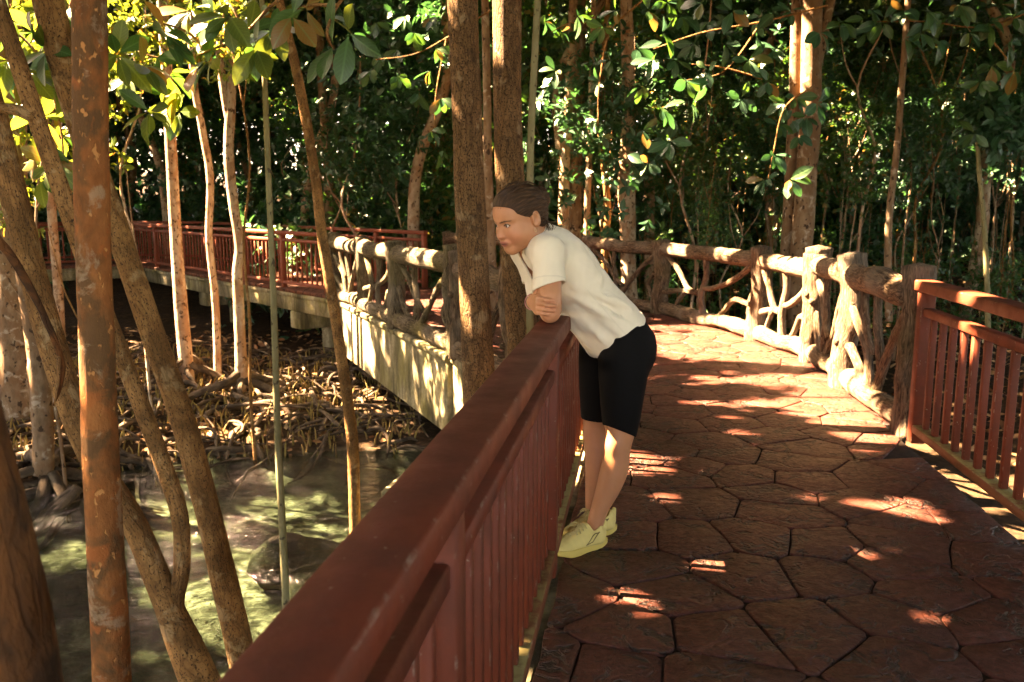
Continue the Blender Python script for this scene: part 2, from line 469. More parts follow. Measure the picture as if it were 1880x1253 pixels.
def water_mat():
    m, nt, b = mat('shallow_water')
    v = coords(nt, 'world')
    w = N(nt, 'TexNoise', None, Vector=N(nt, 'Mapping', None, Vector=v, Scale=(1, 1.9, 1)).outputs[0], Scale=4.2, Detail=5.0, Roughness=0.62, Distortion=0.9).outputs[0]
    bp = N(nt, 'Bump', None, Height=w, Strength=0.8, Distance=0.08)
    tr = N(nt, 'BsdfTransparent'); tr.inputs[0].default_value = (0.56, 0.70, 0.62, 1)
    gl = N(nt, 'BsdfGlossy', None, Roughness=0.06, Normal=bp.outputs[0])
    fr = N(nt, 'Fresnel', None, IOR=1.33, Normal=bp.outputs[0])
    mx = N(nt, 'MixShader', None, i0=fr.outputs[0], i1=tr.outputs[0], i2=gl.outputs[0])
    nt.links.new(mx.outputs[0], nt.nodes['Material Output'].inputs[0])
    return m
M['water'] = water_mat()
def rock_mat():
    m, nt, b = mat('dark_mossy_rock', 0.85, 0.2)
    v = coords(nt, 'world')
    f = noise(nt, v, 11, 7, 0.7)
    setc(nt, b, ramp(nt, f, [(0.3, (0.012, 0.011, 0.008)), (0.6, (0.04, 0.034, 0.022)), (0.8, (0.12, 0.10, 0.06))]))
    bump(nt, b, f, 0.9, 0.04); return m
M['rock'] = rock_mat()

# ================================================================ terrain and stream
WATER_Z = -1.5
def sstep(a, b, x):
    t = np.clip((x - a) / (b - a), 0, 1); return t * t * (3 - 2 * t)
def ground_z(x, y):
    x = np.asarray(x, float); y = np.asarray(y, float)
    P = np.stack([x, y, 0 * x], -1)
    bank = 9.3 + 0.55 * wob(P, 0.45, 2) + 0.18 * (x + 3.5)          # far edge of the stream, y of the bank
    bank = np.where(x < -4.3, bank - 1.3 * sstep(-4.3, -6.2, x), bank)
    t = y - bank
    z = -1.86 + 0.10 * wob(P, 1.1, 4)
    up = -1.45 + 0.055 * np.clip(t, 0, 6) + 0.07 * wob(P, 1.3, 1)
    z = z + (up - z) * sstep(-0.7, 0.35, t)
    z = np.where(x > 1.6, z + (-1.28 + 0.06 * wob(P, 1.1, 3) - z) * sstep(1.6, 2.6, x), z)
    rs = sstep(4.6, 8.5, x + 0.12 * np.clip(y - 6, -6, 8))            # the wooded side on the right
    z = z + (-0.75 + 0.10 * wob(P, 0.7, 6) - z) * rs
    far = sstep(15.5, 24, y + 0.25 * x)
    z = z + (-0.35 + 0.15 * wob(P, 0.5, 8) - z) * far
    z = z + 2.2 * sstep(24, 48, y + 0.15 * x) + 2.0 * sstep(14, 30, np.abs(x - 1))
    return z
gx = np.unique(np.r_[np.linspace(-220, -16, 14), np.arange(-16, 16, 0.22), np.linspace(16, 220, 14)])
gy = np.unique(np.r_[np.linspace(-160, -4, 10), np.arange(-4, 27, 0.22), np.linspace(27, 260, 16)])
X, Y = np.meshgrid(gx, gy)
Zg = ground_z(X, Y)
nx, ny = len(gx), len(gy)
i = (np.arange(ny - 1)[:, None] * nx + np.arange(nx - 1)[None]).ravel()
o = link('ground', mesh_np('ground', np.stack([X.ravel(), Y.ravel(), Zg.ravel()], -1), [np.stack([i, i + 1, i + nx + 1, i + nx], -1)], M['ground']))
tag(o, kind='structure')
wx, wy = np.linspace(-26, 2.9, 60), np.linspace(-30, 13.0, 90)
X, Y = np.meshgrid(wx, wy); nx = len(wx)
i = (np.arange(len(wy) - 1)[:, None] * nx + np.arange(nx - 1)[None]).ravel()
o = link('water', mesh_np('water', np.stack([X.ravel(), Y.ravel(), 0 * X.ravel() + WATER_Z], -1), [np.stack([i, i + 1, i + nx + 1, i + nx], -1)], M['water']))
tag(o, kind='structure')

# ================================================================ boardwalk slab and its paving stones
def xl(y): return -0.235 + 0.154 * (y - 0.805)      # middle of the near railing
def xr(y): return 2.50 + 0.13 * (y - 5.15)          # middle of the railing on the other side
A = [np.array(p) for p in ((-0.56, 8.3), (-1.37, 10.1), (-2.02, 11.6), (-2.77, 13.3))]
PR = [np.array(p) for p in ((2.55, 5.36), (2.68, 6.75), (2.80, 7.85), (2.63, 9.1), (1.97, 11.3), (1.15, 12.7), (-1.1, 14.75))]
DECK = np.array([(xl(-3) + 0.05, -3), (xl(5.3) + 0.05, 5.3), (xl(5.4) - 0.12, 5.5), tuple(A[0] + (0.1, -0.05))] + [tuple(p + np.array((0.03, 0.0))) for p in A[1:]]
                + [tuple(p) for p in PR[6:0:-1]] + [tuple(PR[0]), (xr(5.2) - 0.065, 5.2), (xr(-3) - 0.065, -3)])
def prism(poly, z0, z1):
    n = len(poly); P = np.asarray(poly)
    V = np.vstack([np.c_[P, np.full(n, z1)], np.c_[P, np.full(n, z0)]])
    k = np.arange(n); k2 = (k + 1) % n
    return V, [np.stack([k + n, k2 + n, k2, k], -1)]
def tri_fan(poly):
    from mathutils.geometry import tessellate_polygon
    return np.array(tessellate_polygon([[Vector((p[0], p[1], 0)) for p in poly]]))
def area(P): x, y = np.asarray(P).T; return 0.5 * np.sum(x * np.roll(y, -1) - np.roll(x, -1) * y)
if area(DECK) < 0: DECK = DECK[::-1]
def slab(name, poly, z0, z1, m):
    poly = np.asarray(poly)
    if area(poly) < 0: poly = poly[::-1]
    V, F = prism(poly, z0, z1); n = len(poly)
    T = tri_fan(poly)
    e = poly[T]; s = np.cross(e[:, 1] - e[:, 0], e[:, 2] - e[:, 0])
    T[s < 0] = T[s < 0][:, ::-1]
    return link(name, mesh_np(name, V, F + [T, T[:, ::-1] + n], m, smooth=False))
boardwalk = slab('boardwalk', DECK, -0.20, -0.011, M['grout'])
tag(boardwalk, kind='structure')

def inside(P, poly):
    x, y = P; c = False; n = len(poly)
    for a in range(n):
        (x1, y1), (x2, y2) = poly[a], poly[(a + 1) % n]
        if (y1 > y) != (y2 > y) and x < (x2 - x1) * (y - y1) / (y2 - y1) + x1: c = not c
    return c
def clip(poly, n, d):
    out = []
    for a in range(len(poly)):
        p, q = poly[a], poly[(a + 1) % len(poly)]
        dp, dq = p @ n - d, q @ n - d
        if dp <= 0: out.append(p)
        if dp * dq < 0: out.append(p + (q - p) * dp / (dp - dq))
    return out
def paving():
    rng = np.random.default_rng(21)
    S = []
    tries = 0
    while tries < 9000:
        tries += 1
        y = rng.uniform(1.0, 14.2); x = rng.uniform(-2.6, 2.9)
        if not inside((x, y), DECK): continue
        p = np.array((x, y)); dmin = rng.uniform(0.22, 0.46)
        if all(((p - s) * (1, 1.12)) @ ((p - s) * (1, 1.12)) > dmin ** 2 for s in S): S.append(p)
    S = np.array(S)
    n = len(DECK)
    for k, s in enumerate(S):
        poly = [s + np.array(q) * 0.75 for q in ((-1, -1), (1, -1), (1, 1), (-1, 1))]
        for j in np.argsort(((S - s) ** 2).sum(1))[1:18]:
            d = S[j] - s; L = np.linalg.norm(d)
            poly = clip(poly, d / L, (s + S[j]) @ d / L / 2)
        for a in range(n):
            p, q = DECK[a], DECK[(a + 1) % n]
            e = q - p; t = np.clip((s - p) @ e / (e @ e), 0, 1)
            if np.linalg.norm(s - p - t * e) < 0.5:
                nn = np.array((e[1], -e[0])) / np.linalg.norm(e)
                poly = clip(poly, nn, p @ nn)
        if len(poly) < 3: continue
        P = np.array(poly)
        if abs(area(P)) < 0.012: continue
        c = P.mean(0)
        # finer outline, rounded corners, joint
        Q = []
        for a in range(len(P)):
            p, q = P[a], P[(a + 1) % len(P)]
            m = max(1, int(np.linalg.norm(q - p) / 0.06))
            Q += [p + (q - p) * t / m for t in range(m)]
        Q = np.array(Q)
        Q = Q + 0.013 * np.stack([wob(np.c_[Q, 0 * Q[:, 0]], 7, 1), wob(np.c_[Q, 0 * Q[:, 0]], 7, 9)], -1)
        for _ in range(1): Q = np.vstack([0.75 * Q + 0.25 * np.roll(Q, -1, 0), 0.25 * Q + 0.75 * np.roll(Q, -1, 0)]).reshape(2, -1, 2).transpose(1, 0, 2).reshape(-1, 2)
        dd = Q - c; L = np.linalg.norm(dd, axis=1)[:, None]
        gap = rng.uniform(0.003, 0.0062)
        zt = rng.uniform(-0.002, 0.0025); tilt = rng.normal(0, 0.005, 2)
        rings = []
        for off, z in ((gap, -0.03), (gap, -0.005), (gap + 0.002, -0.0015), (gap + 0.006, 0.0)):
            q = c + dd * (1 - off / L)
            rings.append(np.c_[q - c, z + zt + (q - c) @ tilt])
        m = len(Q); V = np.vstack(rings)
        a = np.arange(m); b2 = (a + 1) % m
        F = [np.stack([r * m + a, r * m + b2, (r + 1) * m + b2, (r + 1) * m + a], -1) for r in range(3)]
        F.append((3 * m + a)[None])
        link('stone', mesh_np('stone', V, F, M['deck'], smooth=False), boardwalk, loc=(c[0], c[1], 0))
paving()

# far walkway behind the trees
wd = np.array((-0.66, 0.75)); wd = wd / np.linalg.norm(wd); wp = np.array((wd[1], -wd[0]))
W0 = A[3]; W1 = W0 + wd * 9.6
T1 = W1 + np.array((-0.80, -0.60)) * 8.5
tn = np.array((-0.60, 0.80)) * 1.95
W1b = W1 + wp * 1.95
corner = W1b + wd * 1.95
wk = slab('far_walkway', [W0, W1, T1, T1 + tn, W1 + tn * 1.0 + wp * 0.6, W1b, W0 + wp * 1.95], -0.06, 0.0, M['far_deck'])
tag(wk, kind='structure')

# edge girders and piers: concrete things under the walkways
def girder(name, a, b, z0, z1, th, label, cat, m='concrete', inward=1):
    a = np.array(a); b = np.array(b); d = b - a; L = np.linalg.norm(d); e = empty(name, (a[0], a[1], z0), math.atan2(d[1], d[0]))
    nseg = max(2, int(L / 0.25))
    V, F, T = [], [], []
    mb = MB()
    v, f = bbox(L, th, z1 - z0, 0.015); v = v + (L / 2, th / 2 * inward, (z1 - z0) / 2)
    mb.add(v, f); mb.build('fascia', M[m], e, smooth=False)
    mb = MB(); v, f = bbox(L + 0.02, th + 0.05, 0.07, 0.012); mb.add(v + (L / 2, th / 2 * inward, z1 - z0 - 0.03), f); mb.build('coping', M[m], e, smooth=False)
    tag(e, label, cat); return e
girder('concrete_girder', A[0] + (-0.08, -0.06), A[3] + (-0.05, 0.05), -0.83, -0.02, 0.28, 'tall moss-streaked concrete girder under the log fence over the stream', 'girder', inward=-1)
girder('concrete_girder', (xl(5.45) - 0.1, 5.45), A[0] + (-0.02, -0.08), -0.83, -0.024, 0.22, 'shaded concrete girder behind the pair of thick brown trunks', 'girder', inward=-1)
girder('walkway_beam', W0 + wd * 0.05, W1, -0.36, -0.06, 0.25, 'long weathered concrete edge beam carrying the far red-railed walkway', 'beam', inward=-1)
girder('walkway_beam', W1 + np.array((-0.80, -0.60)) * 0.1, T1, -0.34, -0.064, 0.25, 'concrete edge beam of the walkway arm behind the slanting trunks', 'beam', inward=-1)
girder('boardwalk_beam', (xl(-3) - 0.12, -3), (xl(5.35) - 0.12, 5.35), -0.42, -0.014, 0.16, 'concrete edge beam below the near red railing', 'beam', inward=-1)

def pier(loc, rz, h, label, w=0.34, cap=1.5):
    z = float(ground_z(loc[0], loc[1])) - 0.2
    e = empty('concrete_pier', (loc[0], loc[1], z), rz); H = h - z
    v, f = bbox(w, w, H - 0.3, 0.02); mb = MB(); mb.add(v + (0, 0, (H - 0.3) / 2), f); mb.build('column', M['concrete'], e, smooth=False)
    v, f = bbox(cap, w * 1.1, 0.298, 0.02); mb = MB(); mb.add(v + (0, 0, H - 0.149), f); mb.build('pier_cap', M['concrete'], e, smooth=False)
    tag(e, label, 'pier')
wrz = math.atan2(wp[1], wp[0])
q = W0 + wd * 1.35 + wp * 0.75; pier(q, wrz, -0.362, 'square concrete pier under the far walkway beside the log fence girder')
q = W0 + wd * 5.6 + wp * 0.9; pier(q, wrz, -0.362, 'shadowed concrete pier under the far walkway behind the white trunk', cap=1.6)
# old footing block standing in the water
mb = MB(); v, f = bbox(0.34, 0.9, 1.0, 0.03); v = v + 0.012 * np.stack([wob(v, 9, k) for k in range(3)], -1); mb.add(v, f)
o = mb.build('footing_block', M['concrete'], None, smooth=False, loc=(-0.86, 7.62, -1.52), rot=(0, R(-3), R(-14)))
tag(o, 'broken concrete footing block standing in dark water under the girder', 'block')

# ================================================================ red railings
def shared(name, sx, sy, sz, b, m): 
    v, f = bbox(sx, sy, sz, b); return mesh_np(name, v, f, M[m], smooth=False, attrs={'tc': v})
def railing(a, b, label, posts, m='red', beam='redbeam', z0=0.0, top=1.0, spacing=0.118, wtop=0.118, group=None, bal=0.034):
    a = np.array(a, float); b = np.array(b, float); d = b - a; L = np.linalg.norm(d)
    e = empty('red_railing', (a[0], a[1], z0), math.atan2(d[1], d[0]))
    def pc(n, x0, x1, y, z, sy, sz, mt, bv=0.005):
        v, f = bbox(x1 - x0, sy, sz, bv)
        mb = MB(); mb.add(v + ((x0 + x1) / 2, y, z), f); return mb.build(n, M[mt], e, smooth=False)
    pc('top_rail', -0.02, L + 0.02, 0, top - 0.032, wtop, 0.064, m, 0.007)
    ps = [0.04] + list(posts) + [L - 0.04]
    pm = shared('post', 0.082, 0.082, top - 0.066, 0.005, m)
    for p in ps: link('post', pm, e, loc=(p, 0, (top - 0.066) / 2))
    bm = shared('baluster', bal, bal, 0.665, 0.003, m)
    for p, q in zip(ps[:-1], ps[1:]):
        pc('middle_rail', p + 0.042, q - 0.042, 0, 0.815, 0.062, 0.05, m)
        pc('bottom_rail', p + 0.0425, q - 0.0425, 0, 0.095, 0.085, 0.05, beam)
        n = max(1, int(round((q - p) / spacing)))
        for k in range(1, n): link('baluster', bm, e, loc=(p + (q - p) * k / n, 0, 0.455))
    tag(e, label, 'railing', group)
    return e
y0 = -1.9
Lr = lambda y: math.hypot(1, 0.154) * (y - y0)
railing((xl(y0), y0), (xl(5.22), 5.22), 'red-brown metal railing in front that the woman leans on', [Lr(-0.28), Lr(1.47), Lr(3.22)], spacing=0.112)
Lq = lambda y: math.hypot(1, 0.13) * (y - y0)
railing((xr(y0), y0), (xr(5.16), 5.16), 'red-brown metal railing ending at the thick log post, sunlit balusters', [Lq(-0.1), Lq(1.7), Lq(3.45)], spacing=0.148)
def far_rail(a, b, label):
    L = np.linalg.norm(np.array(b) - np.array(a)); n = max(1, int(round(L / 1.6)))
    return railing(a, b, label, [L * k / n for k in range(1, n)], 'redfar', 'redfar', 0.002, 0.97, 0.16, 0.09, bal=0.026)
far_rail(W0 + wp * 0.10 + wd * 0.35, W1 + wp * 0.08, 'red railing along the near edge of the far walkway, behind the thin trunks')
far_rail(W0 + wp * 1.86 + wd * 0.15, W1b - wp * 0.09 - wd * 0.2, 'red railing along the far edge of the far walkway, half hidden behind the nearer one')
far_rail(W1 + np.array((-0.80, -0.60)) * 0.25 + tn * 0.05, T1 + tn * 0.05, 'red railing of the walkway arm glimpsed between the slanting trunks')
far_rail(W1b + wd * 0.05 - wp * 0.09, W1 + tn * 0.97 + wp * 0.5, 'short red railing closing the bend of the far walkway')
far_rail(W1 + tn * 0.95 - np.array((0.8, 0.6)) * 0.1, T1 + tn * 0.95, 'red railing on the forest edge of the walkway arm')

# ================================================================ rustic log fences (cast concrete, branch-like)
def log(P, r, **k):
    a = dict(seg=18, step=0.035, rough=0.10, rf=5, groove=0.05, gn=9); a.update(k)
    return tube(P, r, **a)
FID = [0]
def fence(pts, heights, label, m='faux', base=True, branches=None, postr=0.085, logz=0.86, logr=0.092, skip=()):
    FID[0] += 1
    e = empty('log_fence', (pts[0][0], pts[0][1], 0)); o = np.array([pts[0][0], pts[0][1], 0.0])
    rng = np.random.default_rng(FID[0] * 11)
    P3 = [np.array([p[0], p[1], 0.0]) for p in pts]
    def put(n, P, r, **k):
        mb = MB(); mb.add(*log(np.asarray(P) - o, r, seed=rng.integers(1, 90), **k)); return mb.build(n, M[m], e)
    for i, (p, h) in enumerate(zip(P3, heights)):
        j = rng.normal(0, 0.012, 3); j[2] = 0
        Q = [p + (0, 0, -0.03), p + j + (0, 0, 0.25 * h), p - j + (0, 0, 0.6 * h), p + j * 0.5 + (0, 0, h)]
        k = postr * rng.uniform(0.95, 1.12)
        po = put('post', Q, [k * 1.28, k * 0.98, k * 0.95, k * 1.06], groove=0.20, gn=15, rough=0.22, rf=7)
        # knots on the post
        for _ in range(2):
            a = rng.uniform(2.6, 5.2); z = rng.uniform(0.25, 0.8) * h
            d = np.array([math.cos(a), math.sin(a), 0.25])
            mb = MB(); c = p - o + (0, 0, z)
            mb.add(*tube([c + d * k * 0.6, c + d * k * 1.02, c + d * k * 1.16], [0.034, 0.03, 0.017], seg=12, n=6, rough=0.1, groove=0.08))
            ob = mb.build('knot', M[m], po)
    for i in range(len(P3) - 1):
        p, q = P3[i], P3[i + 1]; d = q - p; L = np.linalg.norm(d); u = d / L
        w = np.cross(u, [0, 0, 1]) 
        hz = logz
        mids = [p + d * t + (0, 0, hz + rng.normal(0, 0.012)) + w * rng.normal(0, 0.012) for t in (0.0, 0.25, 0.5, 0.75, 1.0)]
        mids[0] = mids[0] - u * 0.0; 
        put('top_log', mids, logr * rng.uniform(0.92, 1.06, 5), groove=0.045, rough=0.09)
        if base:
            b0 = [p + d * t + (0, 0, 0.085 + rng.normal(0, 0.01)) + w * rng.normal(0, 0.012) for t in (0.0, 0.3, 0.55, 0.8, 1.0)]
            put('base_log', b0, 0.088 * rng.uniform(0.85, 1.12, 5), rough=0.13)
        pat = branches[i % len(branches)] if branches else []
        for br in pat:
            B = [p + d * t + (0, 0, z) + w * s for t, z, s in br[0]]
            put('branch', B, br[1], seg=12, groove=0.07, rough=0.13, step=0.03)
    tag(e, label, 'fence')
    return e
# branch patterns: ((t along, height, sideways) ...), radii
X1 = [([(0.05, 0.80, 0), (0.22, 0.60, 0.01), (0.40, 0.47, 0), (0.52, 0.44, 0)], [0.036, 0.034, 0.034, 0.03]),
      ([(0.50, 0.84, 0), (0.49, 0.60, 0.01), (0.52, 0.35, -0.01), (0.50, 0.10, 0)], [0.042, 0.036, 0.036, 0.045]),
      ([(0.95, 0.80, 0), (0.80, 0.62, 0), (0.66, 0.40, -0.01), (0.52, 0.36, 0)], [0.034, 0.033, 0.033, 0.03]),
      ([(0.06, 0.36, 0), (0.20, 0.38, 0), (0.30, 0.22, 0), (0.36, 0.12, 0)], [0.032, 0.034, 0.03, 0.036]),
      ([(0.55, 0.38, 0), (0.75, 0.36, 0.01), (0.95, 0.30, 0)], [0.04, 0.034, 0.036]),
      ([(0.70, 0.36, 0), (0.78, 0.22, 0), (0.82, 0.11, 0)], [0.03, 0.027, 0.034])]
X2 = [([(0.05, 0.82, 0), (0.20, 0.62, 0), (0.36, 0.38, 0.01), (0.46, 0.12, 0)], [0.036, 0.034, 0.033, 0.04]),
      ([(0.52, 0.84, 0), (0.50, 0.62, 0), (0.44, 0.42, 0), (0.40, 0.30, 0)], [0.034, 0.03, 0.03, 0.03]),
      ([(0.95, 0.66, 0), (0.78, 0.52, 0), (0.62, 0.36, 0), (0.56, 0.12, 0)], [0.034, 0.033, 0.034, 0.042]),
      ([(0.95, 0.34, 0), (0.84, 0.28, 0), (0.72, 0.20, 0), (0.62, 0.12, 0)], [0.04, 0.036, 0.036, 0.04]),
      ([(0.60, 0.36, 0.02), (0.70, 0.60, 0), (0.74, 0.82, 0)], [0.03, 0.028, 0.03])]
X3 = [([(0.06, 0.80, 0), (0.25, 0.58, 0), (0.42, 0.36, 0.02), (0.56, 0.12, 0)], [0.038, 0.034, 0.033, 0.042]),
      ([(0.94, 0.78, 0), (0.78, 0.62, 0.01), (0.62, 0.42, 0), (0.50, 0.30, 0)], [0.034, 0.033, 0.033, 0.03]),
      ([(0.62, 0.84, 0), (0.64, 0.62, 0), (0.60, 0.42, 0), (0.64, 0.10, 0)], [0.032, 0.03, 0.036, 0.04]),
      ([(0.06, 0.20, 0), (0.16, 0.36, 0), (0.10, 0.52, 0.02)], [0.032, 0.034, 0.03]),
      ([(0.70, 0.14, 0), (0.84, 0.26, 0), (0.94, 0.48, 0)], [0.036, 0.033, 0.034])]
fence(PR[:3], [1.07, 1.06, 1.05], 'sunlit bark-textured log fence with knotted posts next to the red railing end', 'faux', branches=[X2, X3], postr=0.092, logz=0.90, logr=0.10)
fence(PR[2:6], [1.0, 0.99, 0.96, 0.95], 'rustic log fence with branch lattice across the back of the terrace', 'faux', branches=[X1, X1, X3], postr=0.10, logz=0.85, logr=0.088)
fence(PR[5:7], [0.95, 0.95], 'stretch of log fence mostly hidden behind the woman and the twin trunks', 'faux', branches=[X1], postr=0.095, logz=0.85, logr=0.088)
fence(A[::1], [1.04, 1.0, 0.99, 0.98], 'mossy log fence with crossing branches standing on the streaked girder', 'faux_moss', branches=[X3, X1, X2], postr=0.095, logz=0.86, logr=0.105)
Bm = [np.array((xl(5.4) - 0.005, 5.43)), np.array((0.0, 6.85)), A[0] + (0.05, -0.16)]
fence(Bm, [1.04, 1.0, 1.0], 'shaded log fence behind the twin brown trunks', 'faux', branches=[X3, X2], postr=0.09, logz=0.84, logr=0.09)

# ================================================================ leaves
def leaf_arrays(base, axis, nrm, size, wid, rnd, stations=4, droop=0.25, fold=0.22):
    """many leaves at once: base (n,3), axis along the leaf, nrm up side. Returns V, F, T"""
    n = len(base)
    axis = axis / np.linalg.norm(axis, axis=1)[:, None]
    side = np.cross(axis, nrm); side /= np.linalg.norm(side, axis=1)[:, None] + 1e-9
    up = np.cross(side, axis)
    if stations == 2:
        s = np.array([0, .5, .5, 1.0]); x = np.array([0, -.5, .5, 0])
        tf = np.array([[0, 1, 2], [1, 3, 2]]); quads = []
    elif stations == 4:
        s = np.array([0, .36, .36, .36, .72, .72, .72, 1.0]); x = np.array([0, -.5, 0, .5, -.40, 0, .40, 0])
        tf = np.array([[0, 1, 2], [0, 2, 3], [4, 7, 5], [5, 7, 6]]); quads = np.array([[1, 4, 5, 2], [2, 5, 6, 3]])
    else:
        prof = [(0.0, .0), (.10, .07), (.25, .26), (.42, .42), (.6, .5), (.76, .45), (.9, .26), (1.0, 0.0)]
        s, x, quads, tf = [0.0], [0.0], [], []
        for k, (t, w) in enumerate(prof[1:-1]): s += [t, t, t]; x += [-w, 0, w]
        s.append(1.0); x.append(0.0); m = len(prof) - 2
        tf = [[0, 1, 2], [0, 2, 3], [3 * m - 2, 3 * m + 1, 3 * m - 1], [3 * m - 1, 3 * m + 1, 3 * m]]
        for k in range(m - 1): b = 1 + 3 * k; quads += [[b, b + 3, b + 4, b + 1], [b + 1, b + 4, b + 5, b + 2]]
        s, x, tf, quads = map(np.array, (s, x, tf, quads))
    k = len(s)
    L = size[:, None]; W = wid[:, None]
    xs = x[None] * W; ss = s[None] * L
    h = fold * np.abs(xs) - droop * L * (s[None] ** 2)
    V = base[:, None] + axis[:, None] * ss[..., None] + side[:, None] * xs[..., None] + up[:, None] * h[..., None]
    T = np.stack([np.broadcast_to(x[None], (n, k)), np.broadcast_to(s[None], (n, k)), np.broadcast_to(rnd[:, None], (n, k))], -1)
    off = (np.arange(n) * k)[:, None, None]
    F = [(tf[None] + off).reshape(-1, 3)]
    if len(quads): F.append((np.asarray(quads)[None] + off).reshape(-1, 4))
    return V.reshape(-1, 3), F, T.reshape(-1, 3)

def whorls(C, AX, rng, k=6, size=0.15, aspect=0.42, spread=(0.5, 1.25), stations=4, var=0.3):
    n = len(C)
    AX = AX / np.linalg.norm(AX, axis=1)[:, None]
    u = np.cross(AX, rng.normal(size=(n, 3))); u /= np.linalg.norm(u, axis=1)[:, None]; w = np.cross(AX, u)
    B, A_, Nn = [], [], []
    ph = rng.uniform(0, 6.28, n)
    for j in range(k):
        a = ph + j * 2.4 + rng.normal(0, 0.25, n); t = rng.uniform(*spread, n)
        d = AX * np.cos(t)[:, None] + (u * np.cos(a)[:, None] + w * np.sin(a)[:, None]) * np.sin(t)[:, None]
        d[:, 2] -= 0.15
        B.append(C + AX * (-0.02 * j)); A_.append(d); Nn.append(AX + rng.normal(0, 0.25, (n, 3)) + (0, 0, 0.3))
    B, A_, Nn = map(np.concatenate, (B, A_, Nn))
    sz = size * rng.uniform(1 - var, 1 + var, len(B))
    return leaf_arrays(B, A_, Nn, sz, sz * aspect * rng.uniform(0.85, 1.15, len(B)), rng.uniform(0, 1, len(B)), stations)

def clump_mesh(name, seed, n, rad, m, size=0.15, k=6, twigs=60):
    """a mass of leafy twigs filling an uneven volume"""
    rng = np.random.default_rng(seed)
    sub = rng.normal(size=(9, 3)); sub /= np.linalg.norm(sub, axis=1)[:, None]; sub = sub * rng.uniform(0.35, 0.95, (9, 1)) * rad
    c = sub[rng.integers(0, 9, n)] + rng.normal(size=(n, 3)) * np.array(rad) * 0.30
    ax = c / np.array(rad) * 0.8 + rng.normal(0, 0.5, (n, 3)) + (0, 0, 0.5)
    mb = MB(); mb.add(*whorls(c, ax, rng, k, size))
    V, F, T = [], [], []
    me = mb.mesh(name, m, smooth=True)
    me.materials.append(M['bark_far'])
    return me

CL = [clump_mesh('foliage', 100 + k, 230, (1.35, 1.35, 1.7), M['leaf_dark'] if k % 3 else M['leaf_mid'], 0.16) for k in range(6)]
CLS = [clump_mesh('foliage', 140 + k, 210, (0.9, 0.9, 1.1), M['leaf_dark'] if k % 2 else M['leaf_mid'], 0.11) for k in range(4)]
CLY = [clump_mesh('foliage', 170 + k, 130, (1.1, 1.1, 1.2), M['leaf_yellow'], 0.17) for k in range(3)]

# target sun-flecks: sun paths cut through canopy and crowns to reach them (point, radius)
GAPS = [(on(px, py, 0.0), r) for px, py, r in (
    (1160, 1110, 0.13), (1670, 935, 0.15), (1520, 915, 0.12), (1255, 915, 0.11), (1565, 1022, 0.11), (965, 1235, 0.12), (1040, 880, 0.14), (1300, 1040, 0.09), (1260, 1085, 0.02), (1700, 1140, 0.08),
    (1380, 800, 0.09), (1350, 770, 0.10), (1560, 820, 0.10), (1180, 850, 0.06), (1290, 1180, 0.07), (1440, 1165, 0.06), (1210, 800, 0.03), (1610, 790, 0.16), (1560, 760, 0.25),
    (1250, 610, 0.55), (1330, 625, 0.6), (1420, 650, 0.6), (1300, 650, 0.35), (1440, 700, 0.24), (1540, 735, 0.26), (1400, 735, 0.14), (1230, 640, 0.3), (1500, 700, 0.26), (1330, 700, 0.08), (1460, 760, 0.09), (1300, 740, 0.06), (1260, 690, 0.07))]
GAPS += [(on(px, py, z), r) for px, py, z, r in ((1610, 560, 0.5, 0.16), (1560, 560, 0.5, 0.52), (1540, 640, 0.3, 0.42), (1500, 560, 0.5, 0.42), (1400, 480, 0.8, 0.27), (1300, 460, 0.85, 0.24), (1240, 470, 0.8, 0.18), (1390, 560, 0.4, 0.25), (1760, 560, 0.85, 0.17), (1850, 610, 0.8, 0.15), (1720, 520, 0.95, 0.12),
    (760, 580, 0.1, 0.18), (700, 560, 0.1, 0.18), (640, 460, 0.8, 0.18), (720, 450, 0.85, 0.17), (740, 520, 0.5, 0.15), (770, 680, -0.4, 0.15), (660, 620, -0.3, 0.13), (720, 650, -0.4, 0.09), (800, 720, -0.5, 0.12), (620, 580, -0.2, 0.12),
    (550, 470, 0.5, 0.5), (500, 450, 0.6, 0.5), (640, 520, 0.3, 0.4), (760, 480, 0.6, 0.5), (800, 430, 1.0, 0.6), (560, 510, -0.1, 0.35),
    (420, 1010, -1.6, 0.30), (470, 900, -1.6, 0.21), (300, 900, -1.6, 0.21), (580, 960, -1.6, 0.27), (380, 1080, -1.6, 0.30), (270, 1040, -1.6, 0.21), (500, 1080, -1.6, 0.18), (450, 980, -1.6, 0.24), (130, 980, -1.6, 0.21),
    (420, 790, -1.3, 0.25), (300, 820, -1.3, 0.15), (500, 760, -1.3, 0.20), (340, 700, -1.2, 0.15), (560, 690, -1.2, 0.25), (460, 690, -1.1, 0.20), (250, 660, -1.2, 0.17), (70, 680, -1.2, 0.25), (620, 700, -1.2, 0.15))]
